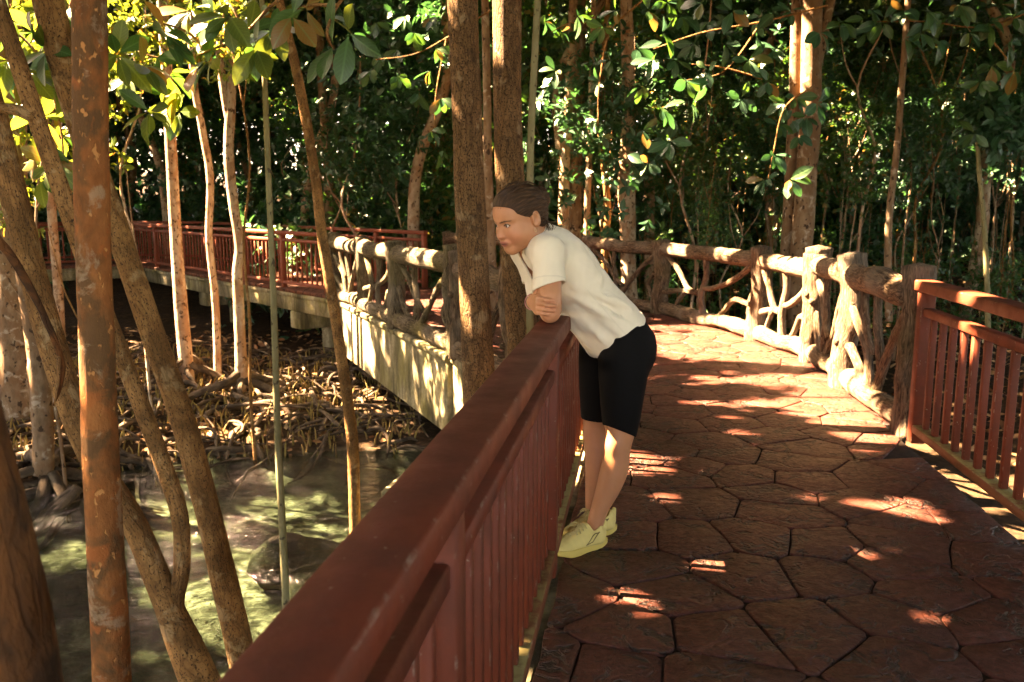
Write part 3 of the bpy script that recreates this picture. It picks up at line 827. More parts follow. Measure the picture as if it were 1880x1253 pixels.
GAPS += [(at(px, py, Y), r) for px, py, Y, r in ((60, 180, 8.5, 0.5), (100, 60, 8.5, 0.45), (225, 60, 9, 0.4), (30, 320, 9, 0.3), (420, 60, 9.5, 0.35), (305, 150, 12.4, 0.5), (300, 40, 12.4, 0.35), (316, 390, 12.4, 0.3), (332, 600, 12.4, 0.3), (428, 330, 12.0, 0.3), (444, 640, 12.0, 0.3), (384, 400, 12.6, 0.25), (598, 500, 7.3, 0.12), (60, 640, 8.6, 0.25), (312, 300, 12.4, 0.35), (320, 480, 12.4, 0.3), (425, 200, 12.0, 0.35), (432, 480, 12.0, 0.3), (345, 140, 5.2, 0.30), (290, 140, 5.2, 0.35), (470, 60, 5.2, 0.25), (90, 150, 5.6, 0.4), (60, 260, 5.6, 0.3), (240, 120, 5.2, 0.25),
    (930, 60, 5.95, 0.22), (850, 20, 5.6, 0.12), (865, 560, 5.6, 0.12), (1080, 380, 14, 0.5), (1045, 350, 14.2, 0.3), (1152, 330, 13.6, 0.35), (1490, 120, 12, 0.3), (1250, 90, 9.2, 0.3), (1340, 60, 9.2, 0.3), (1216, 428, 12.6, 0.3), (1400, 380, 16, 0.5), (1380, 400, 18, 0.5), (20, 470, 10.5, 0.3), (132, 610, 3.1, 0.08), (600, 300, 22, 0.6), (700, 200, 22, 0.6), (760, 120, 18, 0.4), (1020, 250, 16, 0.4), (1300, 250, 17, 0.5), (1250, 330, 15, 0.4), (1600, 250, 17, 0.4), (1560, 380, 14, 0.3), (1750, 200, 17, 0.4), (1700, 420, 13, 0.3), (480, 150, 22, 0.6), (1840, 330, 14, 0.3))]
def in_gap(P, extra=0.0):
    hit = np.zeros(len(P), bool)
    for (q, r) in GAPS:
        w = P - np.asarray(q); t = w @ SUN; d2 = (w * w).sum(1) - t * t
        hit |= (d2 < (r + extra) ** 2) & (t > 0.15)
    return hit
def own_crown(e, base, cm, loc, sc, seed):
    rng = np.random.default_rng(seed); n = 150; rad = np.array((1.3, 1.3, 1.5)) * sc
    sub = rng.normal(size=(9, 3)); sub /= np.linalg.norm(sub, axis=1)[:, None]; sub = sub * rng.uniform(0.35, 0.95, (9, 1)) * rad
    c = sub[rng.integers(0, 9, n)] + rng.normal(size=(n, 3)) * rad * 0.30
    ax = c / rad * 0.8 + rng.normal(0, 0.5, (n, 3)) + (0, 0, 0.5)
    c = c + np.array(loc)
    k = ~in_gap(c, 0.14); c, ax = c[k], ax[k]
    if len(c) < 3: return
    mb = MB(); mb.add(*whorls(c - base, ax, rng, 6, 0.16)); mb.build('crown', cm.materials[0], e)

def wpx(w, Y): return 0.5 * w * Y * 0.99 / FPX

def stem(mb, pts, Ys, ws, top=None, **k):
    """trunk through photograph points at distance Ys with seen widths ws"""
    Ys = [Ys] * len(pts) if np.isscalar(Ys) else Ys
    P = [at(p[0], p[1], Y) for p, Y in zip(pts, Ys)]; r = [wpx(w, Y) for w, Y in zip(ws, Ys)]
    if top is not None:
        d = P[0] - P[1]; d = d / np.linalg.norm(d); d[2] = max(d[2], 0.5); d /= np.linalg.norm(d)
        t = (top - P[0][2]) / d[2]
        P = [P[0] + d * t + np.array([0.15, 0.2, 0]), P[0] + d * t * 0.5] + P; r = [r[0] * 0.55, r[0] * 0.82] + r
    mb.add(*tube(P[::-1], r[::-1], **k))
    return P, r

def tree(label, stems, m, group=None, crown=None, seed=0, cat='tree', name='tree', rough=0.05):
    """stems: list of (points, Y, widths, top z)"""
    P0 = None; parts = []
    for s in stems:
        mb = MB(); P, r = stem(mb, s[0], s[1], s[2], s[3] if len(s) > 3 else None, seg=20 if max(r_ for r_ in s[2]) > 25 else 12, step=0.07, rough=rough, rf=5, seed=seed + len(parts))
        parts.append((mb, P, r))
    P = parts[0][1]; base = P[-1]
    e = empty(name, base)
    for k, (mb, P, r) in enumerate(parts):
        mb.V = [v - base for v in mb.V]
        mb.build('trunk' if k == 0 else 'limb', M[m], e)
    if crown:
        for (cm, loc, rz, sc) in crown:
            own_crown(e, base, cm, loc, sc, int(abs(loc[0]) * 977 + loc[2] * 131) % 9999)
    tag(e, label, cat, group)
    return e, parts

def up(px, Y, z, dx=0.0): return (((px - 940) / FPX) * Y + dx, Y, z)
# ---- near trunks beside the railing
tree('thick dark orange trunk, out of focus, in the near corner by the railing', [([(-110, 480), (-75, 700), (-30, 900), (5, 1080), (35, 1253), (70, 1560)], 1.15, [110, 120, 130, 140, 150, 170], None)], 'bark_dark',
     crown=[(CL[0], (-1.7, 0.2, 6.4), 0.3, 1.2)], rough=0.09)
tree('straight reddish trunk with orange lichen spots, thickest of the near trunks', [([(163, -40), (166, 200), (170, 430), (178, 640), (186, 860), (196, 1050), (206, 1260), (214, 1600)], 3.1, [58, 60, 62, 64, 67, 69, 73, 80], 7.2)], 'bark_red',
     crown=[(CL[2], (-2.3, 3.0, 7.6), 1.0, 1.2)], rough=0.035)
tree('tan speckled trunk forking into two slanting arms above the stream',
     [([(-40, 120), (10, 300), (60, 500), (110, 680), (165, 830), (245, 960), (300, 1090), (350, 1210), (400, 1330), (440, 1440)], 4.05, [48, 48, 48, 50, 48, 48, 52, 70, 80, 90], 6.0),
      ([(0, 20), (48, 160), (95, 300), (150, 460), (215, 630), (280, 800), (328, 940), (334, 1040), (322, 1120), (345, 1210)], 4.05, [30, 31, 31, 32, 31, 32, 33, 32, 34, 38], 6.0),
      ([(-30, 206), (10, 198), (42, 206), (66, 216)], 4.03, [14, 20, 22, 26])], 'bark_tan',
     crown=[(CL[1], (-3.4, 4.4, 6.3), 0.4, 1.1)])
tree('long tan trunk slanting from the upper corner down to the railing', [([(80, -30), (118, 120), (160, 270), (214, 420), (283, 620), (338, 780), (386, 960), (422, 1110), (453, 1250), (480, 1400)], 4.6, [52, 50, 46, 43, 44, 46, 48, 52, 56, 62], 6.8)], 'bark_tan',
     crown=[(CL[3], (-3.8, 4.8, 7.0), 2.1, 1.1)])
o = MB(); P, r = stem(o, [(-60, 380), (0, 445), (45, 510), (85, 590), (112, 660), (112, 705), (98, 745)], 3.55, [20, 17, 15, 13, 12, 9, 3], seg=10, step=0.03, rough=0.2, groove=0.1)
e = empty('dead_branch', P[0]); o.V = [v - P[0] for v in o.V]; o.build('stick', M['bark_dark'], e)
o = MB(); stem(o, [(108, 655), (106, 700), (100, 748)], 3.53, [10, 8, 2], seg=6, step=0.03, flat=0.3); o.V = [v - P[0] for v in o.V]; o.build('peeled_strip', M['bark_tan'], e)
tag(e, 'dark dead branch with a peeled end hanging across the tan trunk', 'branch')
# ---- slender trunks over the stream and bank
gz = lambda x, y: float(ground_z(x, y))
tree('straight white trunk, brightest of the slender trunks by the far walkway', [([(296, -20), (306, 130), (314, 270), (322, 420), (332, 560), (344, 700), (346, 760)], 12.4, [18, 19, 20, 21, 24, 28, 38], 7.6)], 'bark_white',
     crown=[(CLY[0], up(300, 12.4, 6.0), 0.3, 1.0), (CLY[1], up(240, 12.2, 4.6), 2.0, 0.7)], rough=0.03)
tree('thin wavy pale trunk next to the straight white one', [([(348, 20), (356, 150), (372, 240), (386, 330), (384, 440), (396, 560), (400, 700), (400, 740)], 12.6, [11, 12, 13, 14, 13, 14, 15, 22], 6.6)], 'bark_white',
     crown=[(CLY[2], up(352, 12.8, 5.6), 1.0, 0.8)])
tree('pale trunk forking high up, with arched roots on the bank',
     [([(432, -20), (428, 90), (424, 190), (420, 280), (428, 370), (440, 450), (436, 500), (440, 600), (444, 700), (444, 745)], 12.0, [10, 12, 17, 18, 18, 18, 18, 20, 25, 30], 6.8),
      ([(396, 20), (402, 90), (410, 160), (422, 225)], 12.0, [12, 13, 14, 16], 6.4)], 'bark_white',
     crown=[(CLY[1], up(440, 12.0, 5.7), 0.4, 0.9), (CLY[0], up(395, 12.2, 5.0), 2.4, 0.7)])
tree('slim greenish stem rising straight from the stream', [([(482, 30), (488, 200), (496, 400), (504, 600), (510, 800), (518, 960), (526, 1125), (530, 1210)], 5.9, [9, 10, 11, 12, 13, 14, 15, 16], 5.0)], 'bark_green',
     crown=[(CLS[0], up(480, 5.9, 5.4), 0.0, 0.8)], rough=0.02)
tree('thin grey bent trunk crossing in front of the streaked girder', [([(515, 10), (540, 110), (560, 210), (578, 320), (592, 440), (612, 560), (630, 680), (646, 800), (650, 890), (652, 985), (652, 1040)], 7.3, [15, 17, 18, 18, 19, 20, 21, 22, 22, 22, 24], 5.6)], 'bark_tan',
     crown=[(CL[4], up(520, 7.3, 6.0), 0.0, 0.9)], rough=0.03)
tree('left one of the twin thick brown trunks beside the woman', [([(848, -40), (852, 90), (858, 220), (862, 350), (868, 470), (874, 590), (880, 710), (884, 800)], 5.6, [54, 53, 55, 56, 57, 58, 62, 70], 7.6)], 'bark_brown', group=None,
     crown=[(CL[5], up(846, 5.8, 8.2), 1.0, 1.3)], rough=0.04)
tree('right one of the twin thick brown trunks, behind the head of the woman', [([(930, -40), (931, 90), (932, 220), (936, 330), (944, 440), (952, 540), (960, 640), (966, 800)], 5.95, [51, 51, 51, 53, 55, 57, 59, 66], 7.6)], 'bark_brown',
     crown=[(CL[0], up(940, 6.2, 8.4), 2.0, 1.2)], rough=0.04)
tree('slim pale stem rising just behind the hair of the woman', [([(988, -20), (982, 100), (976, 220), (973, 330), (972, 450), (973, 580), (975, 700)], 5.5, [12, 13, 13, 13, 13, 14, 15], 5.4)], 'bark_green',
     crown=[(CLS[1], up(985, 5.6, 5.9), 0.0, 0.8)], rough=0.02)
# ---- trunks behind the terrace
tree('stout mottled pale trunk rising behind the back fence', [([(1150, 20), (1153, 120), (1154, 220), (1150, 330), (1152, 400), (1154, 470), (1156, 560)], 13.6, [22, 24, 26, 32, 30, 28, 30], 6.0)], 'bark_white',
     crown=[(CL[1], up(1150, 13.8, 6.4), 0.0, 1.0)])
tree('twin grey-brown trunks leaning together behind the log fence corner',
     [([(1492, -30), (1490, 100), (1488, 200), (1482, 300), (1476, 400), (1470, 480), (1468, 600)], 12.0, [34, 36, 38, 38, 38, 40, 44], 7.0),
      ([(1462, 60), (1460, 170), (1454, 280), (1450, 380), (1446, 470), (1444, 600)], 12.25, [20, 22, 23, 24, 26, 28], 6.0),
      ([(1530, -20), (1512, 60), (1494, 140)], 12.05, [16, 18, 20])], 'bark_far',
     crown=[(CL[2], up(1490, 12.2, 7.2), 0.0, 1.2), (CL[4], up(1420, 12.6, 5.6), 0.7, 0.9)])
for lab, px, Y, w, pts in (
    ('tall pale slender trunk in the cluster behind the back of the woman', 1040, 14.2, 19, [(1052, 20), (1044, 200), (1036, 330), (1034, 460)]),
    ('reddish slender trunk in the cluster behind the back of the woman', 1062, 14.6, 22, [(1066, 60), (1062, 220), (1058, 340), (1056, 470)]),
    ('brightly sunlit thin trunk in the middle of the cluster by the back fence', 1080, 14.0, 12, [(1088, 90), (1084, 220), (1080, 340), (1076, 470)]),
    ('crooked thin trunk at the edge of the cluster by the back fence', 1105, 13.8, 12, [(1112, 60), (1100, 200), (1108, 300), (1116, 380), (1110, 470)]),
    ('dark vine-like trunk between the twin brown trunks', 898, 11.0, 16, [(890, -20), (894, 150), (896, 300), (902, 460)]),
    ('thin straight trunk standing alone behind the sunlit log posts', 1640, 11.0, 12, [(1668, -10), (1656, 150), (1646, 280), (1634, 380), (1630, 480)]),
    ('young knobbly stem with a tuft on top near the railing at the side', 1805, 10.0, 9, [(1794, 240), (1798, 320), (1806, 400), (1812, 520)]),
    ('dim slender trunk in front of the far forest, above the walkway rail', 605, 19.0, 17, [(586, 60), (594, 200), (602, 320), (606, 440)]),
    ('pale leaning trunk between the two slanting tan trunks', 98, 14.0, 17, [(80, 200), (92, 340), (98, 430), (106, 520), (112, 640)]),
    ('ribbed reddish trunk with a sunlit edge at the picture border', 22, 10.5, 62, [(16, 180), (18, 300), (20, 420), (26, 540), (34, 660)]),
    ('grey trunk on stilt roots standing at the water edge', 60, 8.6, 34, [(26, 300), (36, 420), (52, 540), (68, 650), (78, 760)])):
    pts = pts + [(pts[-1][0] + 2, pts[-1][1] + 110)]
    mt = {'tall pale': 'bark_white', 'brightly ': 'bark_white', 'crooked t': 'bark_tan', 'young kno': 'bark_green', 'pale lean': 'bark_white'}.get(lab[:9], 'bark_far')
    tp = None if 'tuft' in lab else 6.2
    tree(lab, [(pts, Y, [w * f for f in np.linspace(0.85, 1.15, len(pts))], tp)], mt, crown=[(CLS[px % 4] if tp is None else CL[px % 6], up(px - 5, Y, 2.35 if tp is None else 6.3), px * 0.1, 0.22 if tp is None else 0.95)], rough=0.05, seed=px)

# ================================================================ forest behind
rng = np.random.default_rng(44)
def seg_dist(p, a, b):
    e = b - a; t = np.clip((p - a) @ e / (e @ e), 0, 1); return np.linalg.norm(p - a - t * e)
def clear(p, m=0.9):
    p = np.array(p)
    if inside(p, DECK): return False
    for a, b in ((W0 + wp, W1 + wp), (W1 + tn / 2, T1 + tn / 2), (PR[0], PR[1]), (PR[1], PR[2]), (PR[2], PR[3]), (PR[3], PR[4]), (PR[4], PR[5]), (PR[5], PR[6])):
        if seg_dist(p, a, b) < m + (1.0 if a is W0 or b is W1 else 0.0): return False
    return True
TR = []
for k in range(5):
    mb = MB(); h = 8.0
    P = [(0, 0, -0.3)] + [(rng.normal(0, 0.10) * t, rng.normal(0, 0.10) * t, h * t / 5) for t in range(1, 6)]
    mb.add(*tube(P, np.linspace(1.0, 0.6, 6) * 0.085, seg=10, step=0.25, rough=0.08, seed=k)); TR.append(mb.mesh('trunk', M['bark_far' if k % 2 else 'bark_white']))
SP = []
for k in range(6):
    mb = MB(); h = 4.6
    P = [(0, 0, -0.3)] + [(rng.normal(0, 0.028) * t, rng.normal(0, 0.028) * t, h * t / 6) for t in range(1, 7)]
    mb.add(*tube(P, np.linspace(1.0, 0.4, 7) * 0.026, seg=7, step=0.2, rough=0.06, seed=k))
    for j in range(2):
        t = rng.uniform(0.4, 0.85); b = spline(P, 20)[int(t * 20)]; a = rng.uniform(0, 6.28)
        mb.add(*tube([b, b + (0.25 * math.cos(a), 0.25 * math.sin(a), 0.35), b + (0.42 * math.cos(a), 0.42 * math.sin(a), 0.9)], [0.012, 0.009, 0.004], seg=5, n=6))
    SP.append(mb.mesh('stem', M[['bark_far', 'bark_tan', 'bark_white'][k % 3]]))
def scatter(n, x0, x1, y0, y1, dmin, m=0.9):
    out = []; t = 0
    while len(out) < n and t < 6000:
        t += 1; p = np.array((rng.uniform(x0, x1), rng.uniform(y0, y1)))
        if abs(p[0]) > 0.68 * p[1] + 1.5 or not clear(p, m): continue
        if (p[1] < 15 and -7.5 < p[0] < 0.5) or (p[1] < 22.5 and p[0] < -5.0): continue
        if all(np.linalg.norm(p - q) > dmin for q in out): out.append(p)
    return out
for p in scatter(46, -19, 21, 13.5, 32, 1.1):
    z = gz(*p); e = empty('forest_tree', (p[0], p[1], z), rng.uniform(0, 6.28)); k = rng.integers(0, 5); s = rng.uniform(0.7, 1.5)
    link('trunk', TR[k], e, scale=(s, s, 1.0))
    for q in range(3):
        link('crown', CL[rng.integers(0, 6)], e, loc=(rng.normal(0, 0.5), rng.normal(0, 0.5), 3.4 + 1.9 * q + rng.uniform(-0.5, 0.5)), rot=(0, 0, rng.uniform(0, 6.28)), scale=(1.0,) * 3)
    tag(e, 'slender tree trunk among the dense shaded forest behind the walkways', 'tree', 'forest trees in the backdrop')
for p in scatter(75, -16, 17, 12.5, 24, 0.55, 0.6):
    z = gz(*p); e = empty('sapling', (p[0], p[1], z), rng.uniform(0, 6.28)); s = rng.uniform(0.75, 1.25)
    link('stem', SP[rng.integers(0, 6)], e, scale=(s, s, rng.uniform(0.8, 1.3)))
    link('crown', CLS[rng.integers(0, 4)], e, loc=(0.1, 0.1, rng.uniform(3.2, 4.6)), rot=(0, 0, rng.uniform(0, 6.28)), scale=(0.75,) * 3)
    tag(e, 'thin upright sapling stem in the shaded undergrowth behind the fences', 'sapling', 'saplings in the undergrowth')
for p in scatter(64, 1.5, 15, 11.5, 21, 0.4, 0.5):
    z = gz(*p); e = empty('thin_stem', (p[0], p[1], z), rng.uniform(0, 6.28)); s = rng.uniform(0.35, 0.7)
    link('stem', SP[rng.integers(0, 6)], e, scale=(s, s, rng.uniform(0.7, 1.2)))
    if rng.uniform() < 0.6: link('crown', CLS[rng.integers(0, 4)], e, loc=(0, 0, rng.uniform(2.0, 4.2)), rot=(0, 0, rng.uniform(0, 6.28)), scale=(0.45,) * 3)
    tag(e, 'pencil-thin upright stem in the thicket behind the log fence', 'sapling', 'thin stems behind the log fence')
for p in scatter(110, -19, 20, 13.5, 30, 0.85, 1.1):
    z = gz(*p); e = empty('shrub', (p[0], p[1], z), rng.uniform(0, 6.28)); far_ = p[1] > 17 or p[0] < -2
    s = rng.uniform(0.8, 1.25) if far_ else rng.uniform(0.6, 1.0)
    link('foliage', (CL if far_ else CLS)[rng.integers(0, 4)], e, loc=(0, 0, 1.15 * s), scale=(s, s, s))
    mb = None
    link('stem', SP[rng.integers(0, 6)], e, scale=(0.5, 0.5, 0.38))
    tag(e, 'dark glossy leafy shrub in the shaded forest backdrop', 'shrub', 'shrubs in the forest backdrop')
for k, (px, py, Y, sc) in enumerate(((60, 190, 8.5, 0.62), (100, 40, 8.6, 0.62), (228, 50, 9.2, 0.5), (20, 330, 9.2, 0.5), (430, 40, 9.6, 0.45))):
    p = at(px, py, Y); z = gz(p[0], p[1]); e = empty('young_tree', (p[0], p[1], z))
    link('trunk', SP[k], e, scale=(0.8, 0.8, (p[2] - z) / 4.4))
    link('crown', CLY[k % 3], e, loc=(0, 0, p[2] - z), rot=(0, 0, k), scale=(sc,) * 3)
    tag(e, ('young tree with glowing yellow-green leaves behind the forked tan trunk', 'young tree whose bright crown shows above the slanting tan trunks', 'young tree with lit leaves between the red trunk and the white trunk', 'low young tree with yellow leaves at the picture border', 'young tree with lit leaves above the forked pale trunk')[k], 'tree')
# closing bank of foliage far behind, no single plant can be told apart
mb = MB(); n = 8000
xx = rng.uniform(-26, 28, n); yy = rng.uniform(23.5, 33, n); zz = ground_z(xx, yy) + rng.uniform(0, 1, n) ** 0.8 * 9.5
mb.add(*whorls(np.c_[xx, yy, zz], rng.normal(size=(n, 3)) + (0, -0.6, 0.4), rng, 5, 0.30))
n = 3800
xx = rng.uniform(-34, 36, n); yy = rng.uniform(33, 40, n); zz = ground_z(xx, yy) + rng.uniform(0, 1, n) * 11
mb.add(*whorls(np.c_[xx, yy, zz], rng.normal(size=(n, 3)) + (0, -0.6, 0.4), rng, 5, 0.75, stations=2))
n = 7000  # unseen ring at the sides and behind, added to cut the sky fill
a = rng.uniform(0, 6.28, n); rr = rng.uniform(21, 27, n); xx = rr * np.cos(a); yy = 4 + rr * np.sin(a)
k = (yy < 22) & ~((yy < -6) & (np.abs(xx) < 9)); xx, yy = xx[k], yy[k]  # gap left behind the camera so fill light comes in
zz = ground_z(xx, yy) + rng.uniform(0, 1, len(xx)) * 10.5
mb.add(*whorls(np.c_[xx, yy, zz], rng.normal(size=(len(xx), 3)), rng, 5, 0.55, stations=2))
tag(mb.build('far_wood', M['leaf_dark'], None), 'deep green mass of far forest foliage closing the view, with an unseen ring added against sky light', 'foliage', kind='stuff')

# ================================================================ leafy branches in front: every leaf its own
LM = {}
def leaf_mesh(m, k):
    if (m, k) not in LM:
        r = np.random.default_rng(k + 50); one = np.array([[0, 0, 0.0]])
        V, F, T = leaf_arrays(one, np.array([[0, 1.0, 0]]), np.array([[0.0, 0, 1]]), np.array([1.0]), np.array([[0.40, 0.46, 0.5, 0.43][k % 4]]), np.array([0.0]), 8, [0.12, 0.30, 0.45, 0.2][k % 4], [0.25, 0.12, 0.35, 0.18][k % 4])
        V = V + 0.012 * np.stack([0 * V[:, 0], 0 * V[:, 0], wob(V, 9, k)], -1)
        LM[m, k] = mesh_np('leaf', V, F, M[m], attrs={'tc': T})
    return LM[m, k]
def leafy_branch(label, twigs, whorl_pts, Y, size, mats, seed, k=5, dY=0.5, barkm='bark_tan', down=0.5):
    rng = np.random.default_rng(seed)
    base = at(twigs[0][0][0], twigs[0][0][1], Y); e = empty('leafy_branch', base)
    for t in twigs:
        mb = MB(); P = [at(p[0], p[1], Y + rng.normal(0, 0.06)) - base for p in t]
        mb.add(*tube(P, np.linspace(1, 0.45, len(P)) * 0.011, seg=7, step=0.03, rough=0.08)); mb.build('twig', M[barkm], e)
    for w in whorl_pts:
        c = at(w[0], w[1], Y + rng.normal(0, dY)) - base
        n = w[2] if len(w) > 2 else k
        ax = Vector((rng.normal(0, 0.5), rng.normal(0, 0.5) - 0.3, 0.6 - down)).normalized()
        ph = rng.uniform(0, 6.28)
        u = ax.orthogonal().normalized(); v = ax.cross(u)
        for j in range(n):
            a = ph + j * 2.4 + rng.normal(0, 0.2); t = rng.uniform(0.6, 1.3)
            d = ax * math.cos(t) + (u * math.cos(a) + v * math.sin(a)) * math.sin(t)
            d.z -= down; d.normalize()
            up_ = (ax + Vector(rng.normal(0, 0.4, 3)) + Vector((0, -0.4, 0.5))).normalized()
            x = d.cross(up_).normalized(); z = x.cross(d)
            s = size * rng.uniform(0.7, 1.25)
            Mx = Matrix((x, d, z)).transposed().to_4x4() @ Matrix.Diagonal((s, s, s, 1))
            o = link('leaf', leaf_mesh(mats[rng.integers(0, len(mats))], int(rng.integers(0, 4))), e)
            o.matrix_local = Matrix.Translation(Vector(c) + d * 0.01) @ Mx
        # petiole cluster: short stub that carries the leaves
    tag(e, label, 'branch')
leafy_branch('sunlit branch with big yellow-green leaves beside the white trunk', [[(560, -30), (500, 10), (450, 60), (380, 95), (320, 110), (262, 100)], [(450, 60), (430, 20), (400, -20)], [(380, 95), (345, 60), (290, 40)]],
    [(262, 120), (285, 160), (310, 140), (330, 175), (240, 140), (300, 60), (345, 70), (365, 120), (390, 110), (420, 30), (455, 60), (480, 30), (505, 55), (470, 90), (440, 110), (350, 20), (395, 45), (275, 205), (330, 205)], 5.2, 0.175, ['leaf_yellow', 'leaf_yellow', 'leaf_yellow', 'leaf_mid'], 5, 6)
leafy_branch('overhanging twig with broad green leaves near the thin bent trunk', [[(660, -40), (620, 10), (600, 60), (612, 90)], [(620, 10), (570, 10), (540, 20)]],
    [(600, 30, 4), (560, 15, 4), (612, 85, 3), (640, 60, 3), (536, 30, 3)], 4.6, 0.20, ['leaf_mid', 'leaf_yellow'], 6, 4)
leafy_branch('branch of backlit yellow leaves among the slanting tan trunks', [[(-40, 20), (30, 60), (80, 120), (110, 230), (118, 300)], [(80, 120), (120, 60), (130, 0)]],
    [(20, 40), (60, 60), (90, 90), (50, 130), (95, 160), (30, 190), (75, 215), (115, 250), (60, 280), (100, 300), (140, 30), (118, 20), (210, 40), (215, 100), (75, 330), (20, 250), (15, 110)], 5.6, 0.18, ['leaf_yellow', 'leaf_yellow', 'leaf_mid'], 7, 6)
W = [(1190, 20), (1215, 60), (1250, 30), (1200, 110), (1240, 110), (1275, 80), (1300, 40), (1330, 80), (1345, 20), (1385, 60), (1400, 30), (1425, 90), (1180, 160), (1215, 200), (1260, 150), (1300, 130), (1180, 240), (1230, 260), (1375, 110), (1410, 150), (1440, 190), (1460, 180), (1480, 215), (1430, 230), (1465, 250), (1420, 285), (1450, 330), (1405, 330), (1190, 300), (1270, 190), (1360, 180), (1500, 190), (1505, 60), (1545, 40), (1170, 90), (1225, 5), (1290, 5), (1450, 20)]
leafy_branch('drooping branches of big dark green leaves in front of the twin grey-brown trunks', [[(1520, 10), (1400, 40), (1290, 60), (1200, 90)], [(1400, 40), (1330, 130), (1250, 150)], [(1490, 160), (1440, 200), (1420, 280), (1410, 330)], [(1400, 145), (1330, 125), (1270, 118)]],
    W, 9.2, 0.195, ['leaf_dark', 'leaf_mid', 'leaf_dark'], 8, 5, 0.6)
W = [(1620, 40), (1660, 70), (1590, 60), (1700, 20), (1740, 30), (1780, 60), (1815, 40), (1850, 80), (1820, 120), (1865, 130), (1800, 150), (1660, 20), (1760, 10), (1840, 10), (1600, 20), (1690, 60), (1790, 245, 4), (1860, 30), (1720, 75)]
leafy_branch('dark leafy branch hanging high at the side above the red railing', [[(1900, 20), (1800, 50), (1700, 40), (1610, 40)], [(1800, 50), (1850, 110), (1860, 140)]], W, 9.0, 0.20, ['leaf_dark', 'leaf_mid'], 9, 5, 0.5)
W = [(760, 60), (800, 90), (790, 130), (730, 90), (700, 100), (770, 170), (810, 180), (745, 30), (690, 40), (800, 30), (790, 240), (805, 280), (730, 140), (650, 60), (680, 130)]
leafy_branch('branch with rusty and green hanging leaves beside the twin brown trunks', [[(900, 20), (820, 70), (760, 100), (690, 110)], [(820, 70), (800, 180), (800, 270)]], W, 10.5, 0.19, ['leaf_mid', 'leaf_dark'], 10, 5, 0.5, down=0.8)
W = [(1110, 50), (1120, 110), (1095, 220), (1105, 250), (1030, 60), (1130, 20), (1100, 150), (1020, 130), (1060, 30), (1000, 40)]
leafy_branch('hanging dark leaves between the twin trunks and the mottled trunk', [[(1180, 0), (1120, 60), (1100, 160), (1098, 230)], [(1120, 60), (1060, 40), (1010, 60)]], W, 10.0, 0.17, ['leaf_dark', 'leaf_mid'], 12, 5, 0.5)
leafy_branch('small pale green sprig rising over the back fence log', [[(1212, 470), (1214, 440), (1216, 425)]], [(1214, 425, 6), (1206, 432, 4), (1226, 428, 4)], 12.6, 0.17, ['leaf_mid'], 13, 5, 0.1, down=0.2)

# ================================================================ roots, shoots and litter on the bank
rng = np.random.default_rng(9)
def root_curve(p, L, rng, amp=0.16, n=6):
    a = rng.uniform(0, 6.28); pts = []
    q = np.array(p, float)
    arch = rng.uniform(0.02, amp)
    for k in range(n):
        t = k / (n - 1)
        pts.append([q[0], q[1], gz(q[0], q[1]) + 0.01 + arch * math.sin(math.pi * t) + (-0.04 if k in (0, n - 1) else 0)])
        a += rng.normal(0, 0.45); q = q + np.array((math.cos(a), math.sin(a))) * L / (n - 1)
    return np.array(pts)
mb = MB()
for k in range(560):
    x = rng.uniform(-8.0, -1.4); y = rng.uniform(8.7, 14.8)
    if gz(x, y) < -1.62: continue
    r = rng.choice([0.012, 0.018, 0.026, 0.038], p=[.35, .35, .2, .1])
    mb.add(*tube(root_curve((x, y), rng.uniform(0.5, 1.5), rng), np.array([0.7, 1, 1.05, 1, 0.8, 0.4]) * r, seg=6, n=14, rough=0.1, seed=k))
tag(mb.build('root_tangle', M['root']), 'tangled mass of grey-brown roots covering the muddy bank', 'roots', kind='stuff')
mb = MB()
for k in range(1500):
    x = rng.uniform(-7.0, -1.2); y = rng.uniform(9.0, 14.5); z = gz(x, y)
    if z < -1.6: continue
    h = rng.uniform(0.08, 0.24); a = rng.uniform(0, 6.28); b = rng.uniform(0.0, 0.7) * h
    mb.add(*tube([(x, y, z - 0.02), (x + b * 0.3 * math.cos(a), y + b * 0.3 * math.sin(a), z + h * 0.55), (x + b * math.cos(a), y + b * math.sin(a), z + h)], [0.012, 0.011, 0.003], seg=5, n=4, cap=False))
def shoot_mat():
    m, nt, b = mat('pale_shoot', 0.7, 0.2)
    setc(nt, b, ramp(nt, noise(nt, coords(nt, 'world'), 5, 3), [(0.35, (0.09, 0.055, 0.025)), (0.5, (0.24, 0.19, 0.06)), (0.65, (0.20, 0.11, 0.05))])); return m
tag(mb.build('root_shoots', shoot_mat()), 'pale upright breathing roots sprouting thickly from the bank', 'shoots', kind='stuff')
def big_roots(label, c, n, L, r0, seed):
    rg = np.random.default_rng(seed); e = empty('root_mound', (c[0], c[1], gz(*c)))
    o = np.array([c[0], c[1], gz(*c)])
    for k in range(n):
        a = 6.28 * k / n + rg.normal(0, 0.3); pts = []
        q = np.array(c, float) + np.array((math.cos(a), math.sin(a))) * 0.05; h = rg.uniform(0.2, 0.45)
        for j in range(6):
            t = j / 5
            pts.append([q[0], q[1], gz(*q) + h * (1 - t) ** 1.6 + 0.03 * math.sin(5 * t)])
            a += rg.normal(0, 0.25); q = q + np.array((math.cos(a), math.sin(a))) * L / 5
        m2 = MB(); m2.add(*tube(np.array(pts) - o, np.array([1.1, 1, 0.9, 0.8, 0.6, 0.3]) * r0 * rg.uniform(0.7, 1.2), seg=9, n=18, rough=0.1, seed=k)); m2.build('root', M['root'], e)
    tag(e, label, 'roots')
p = at(444, 700, 12.0); big_roots('arched roots spreading from the foot of the forked pale trunk', (p[0], p[1]), 9, 1.1, 0.055, 3)
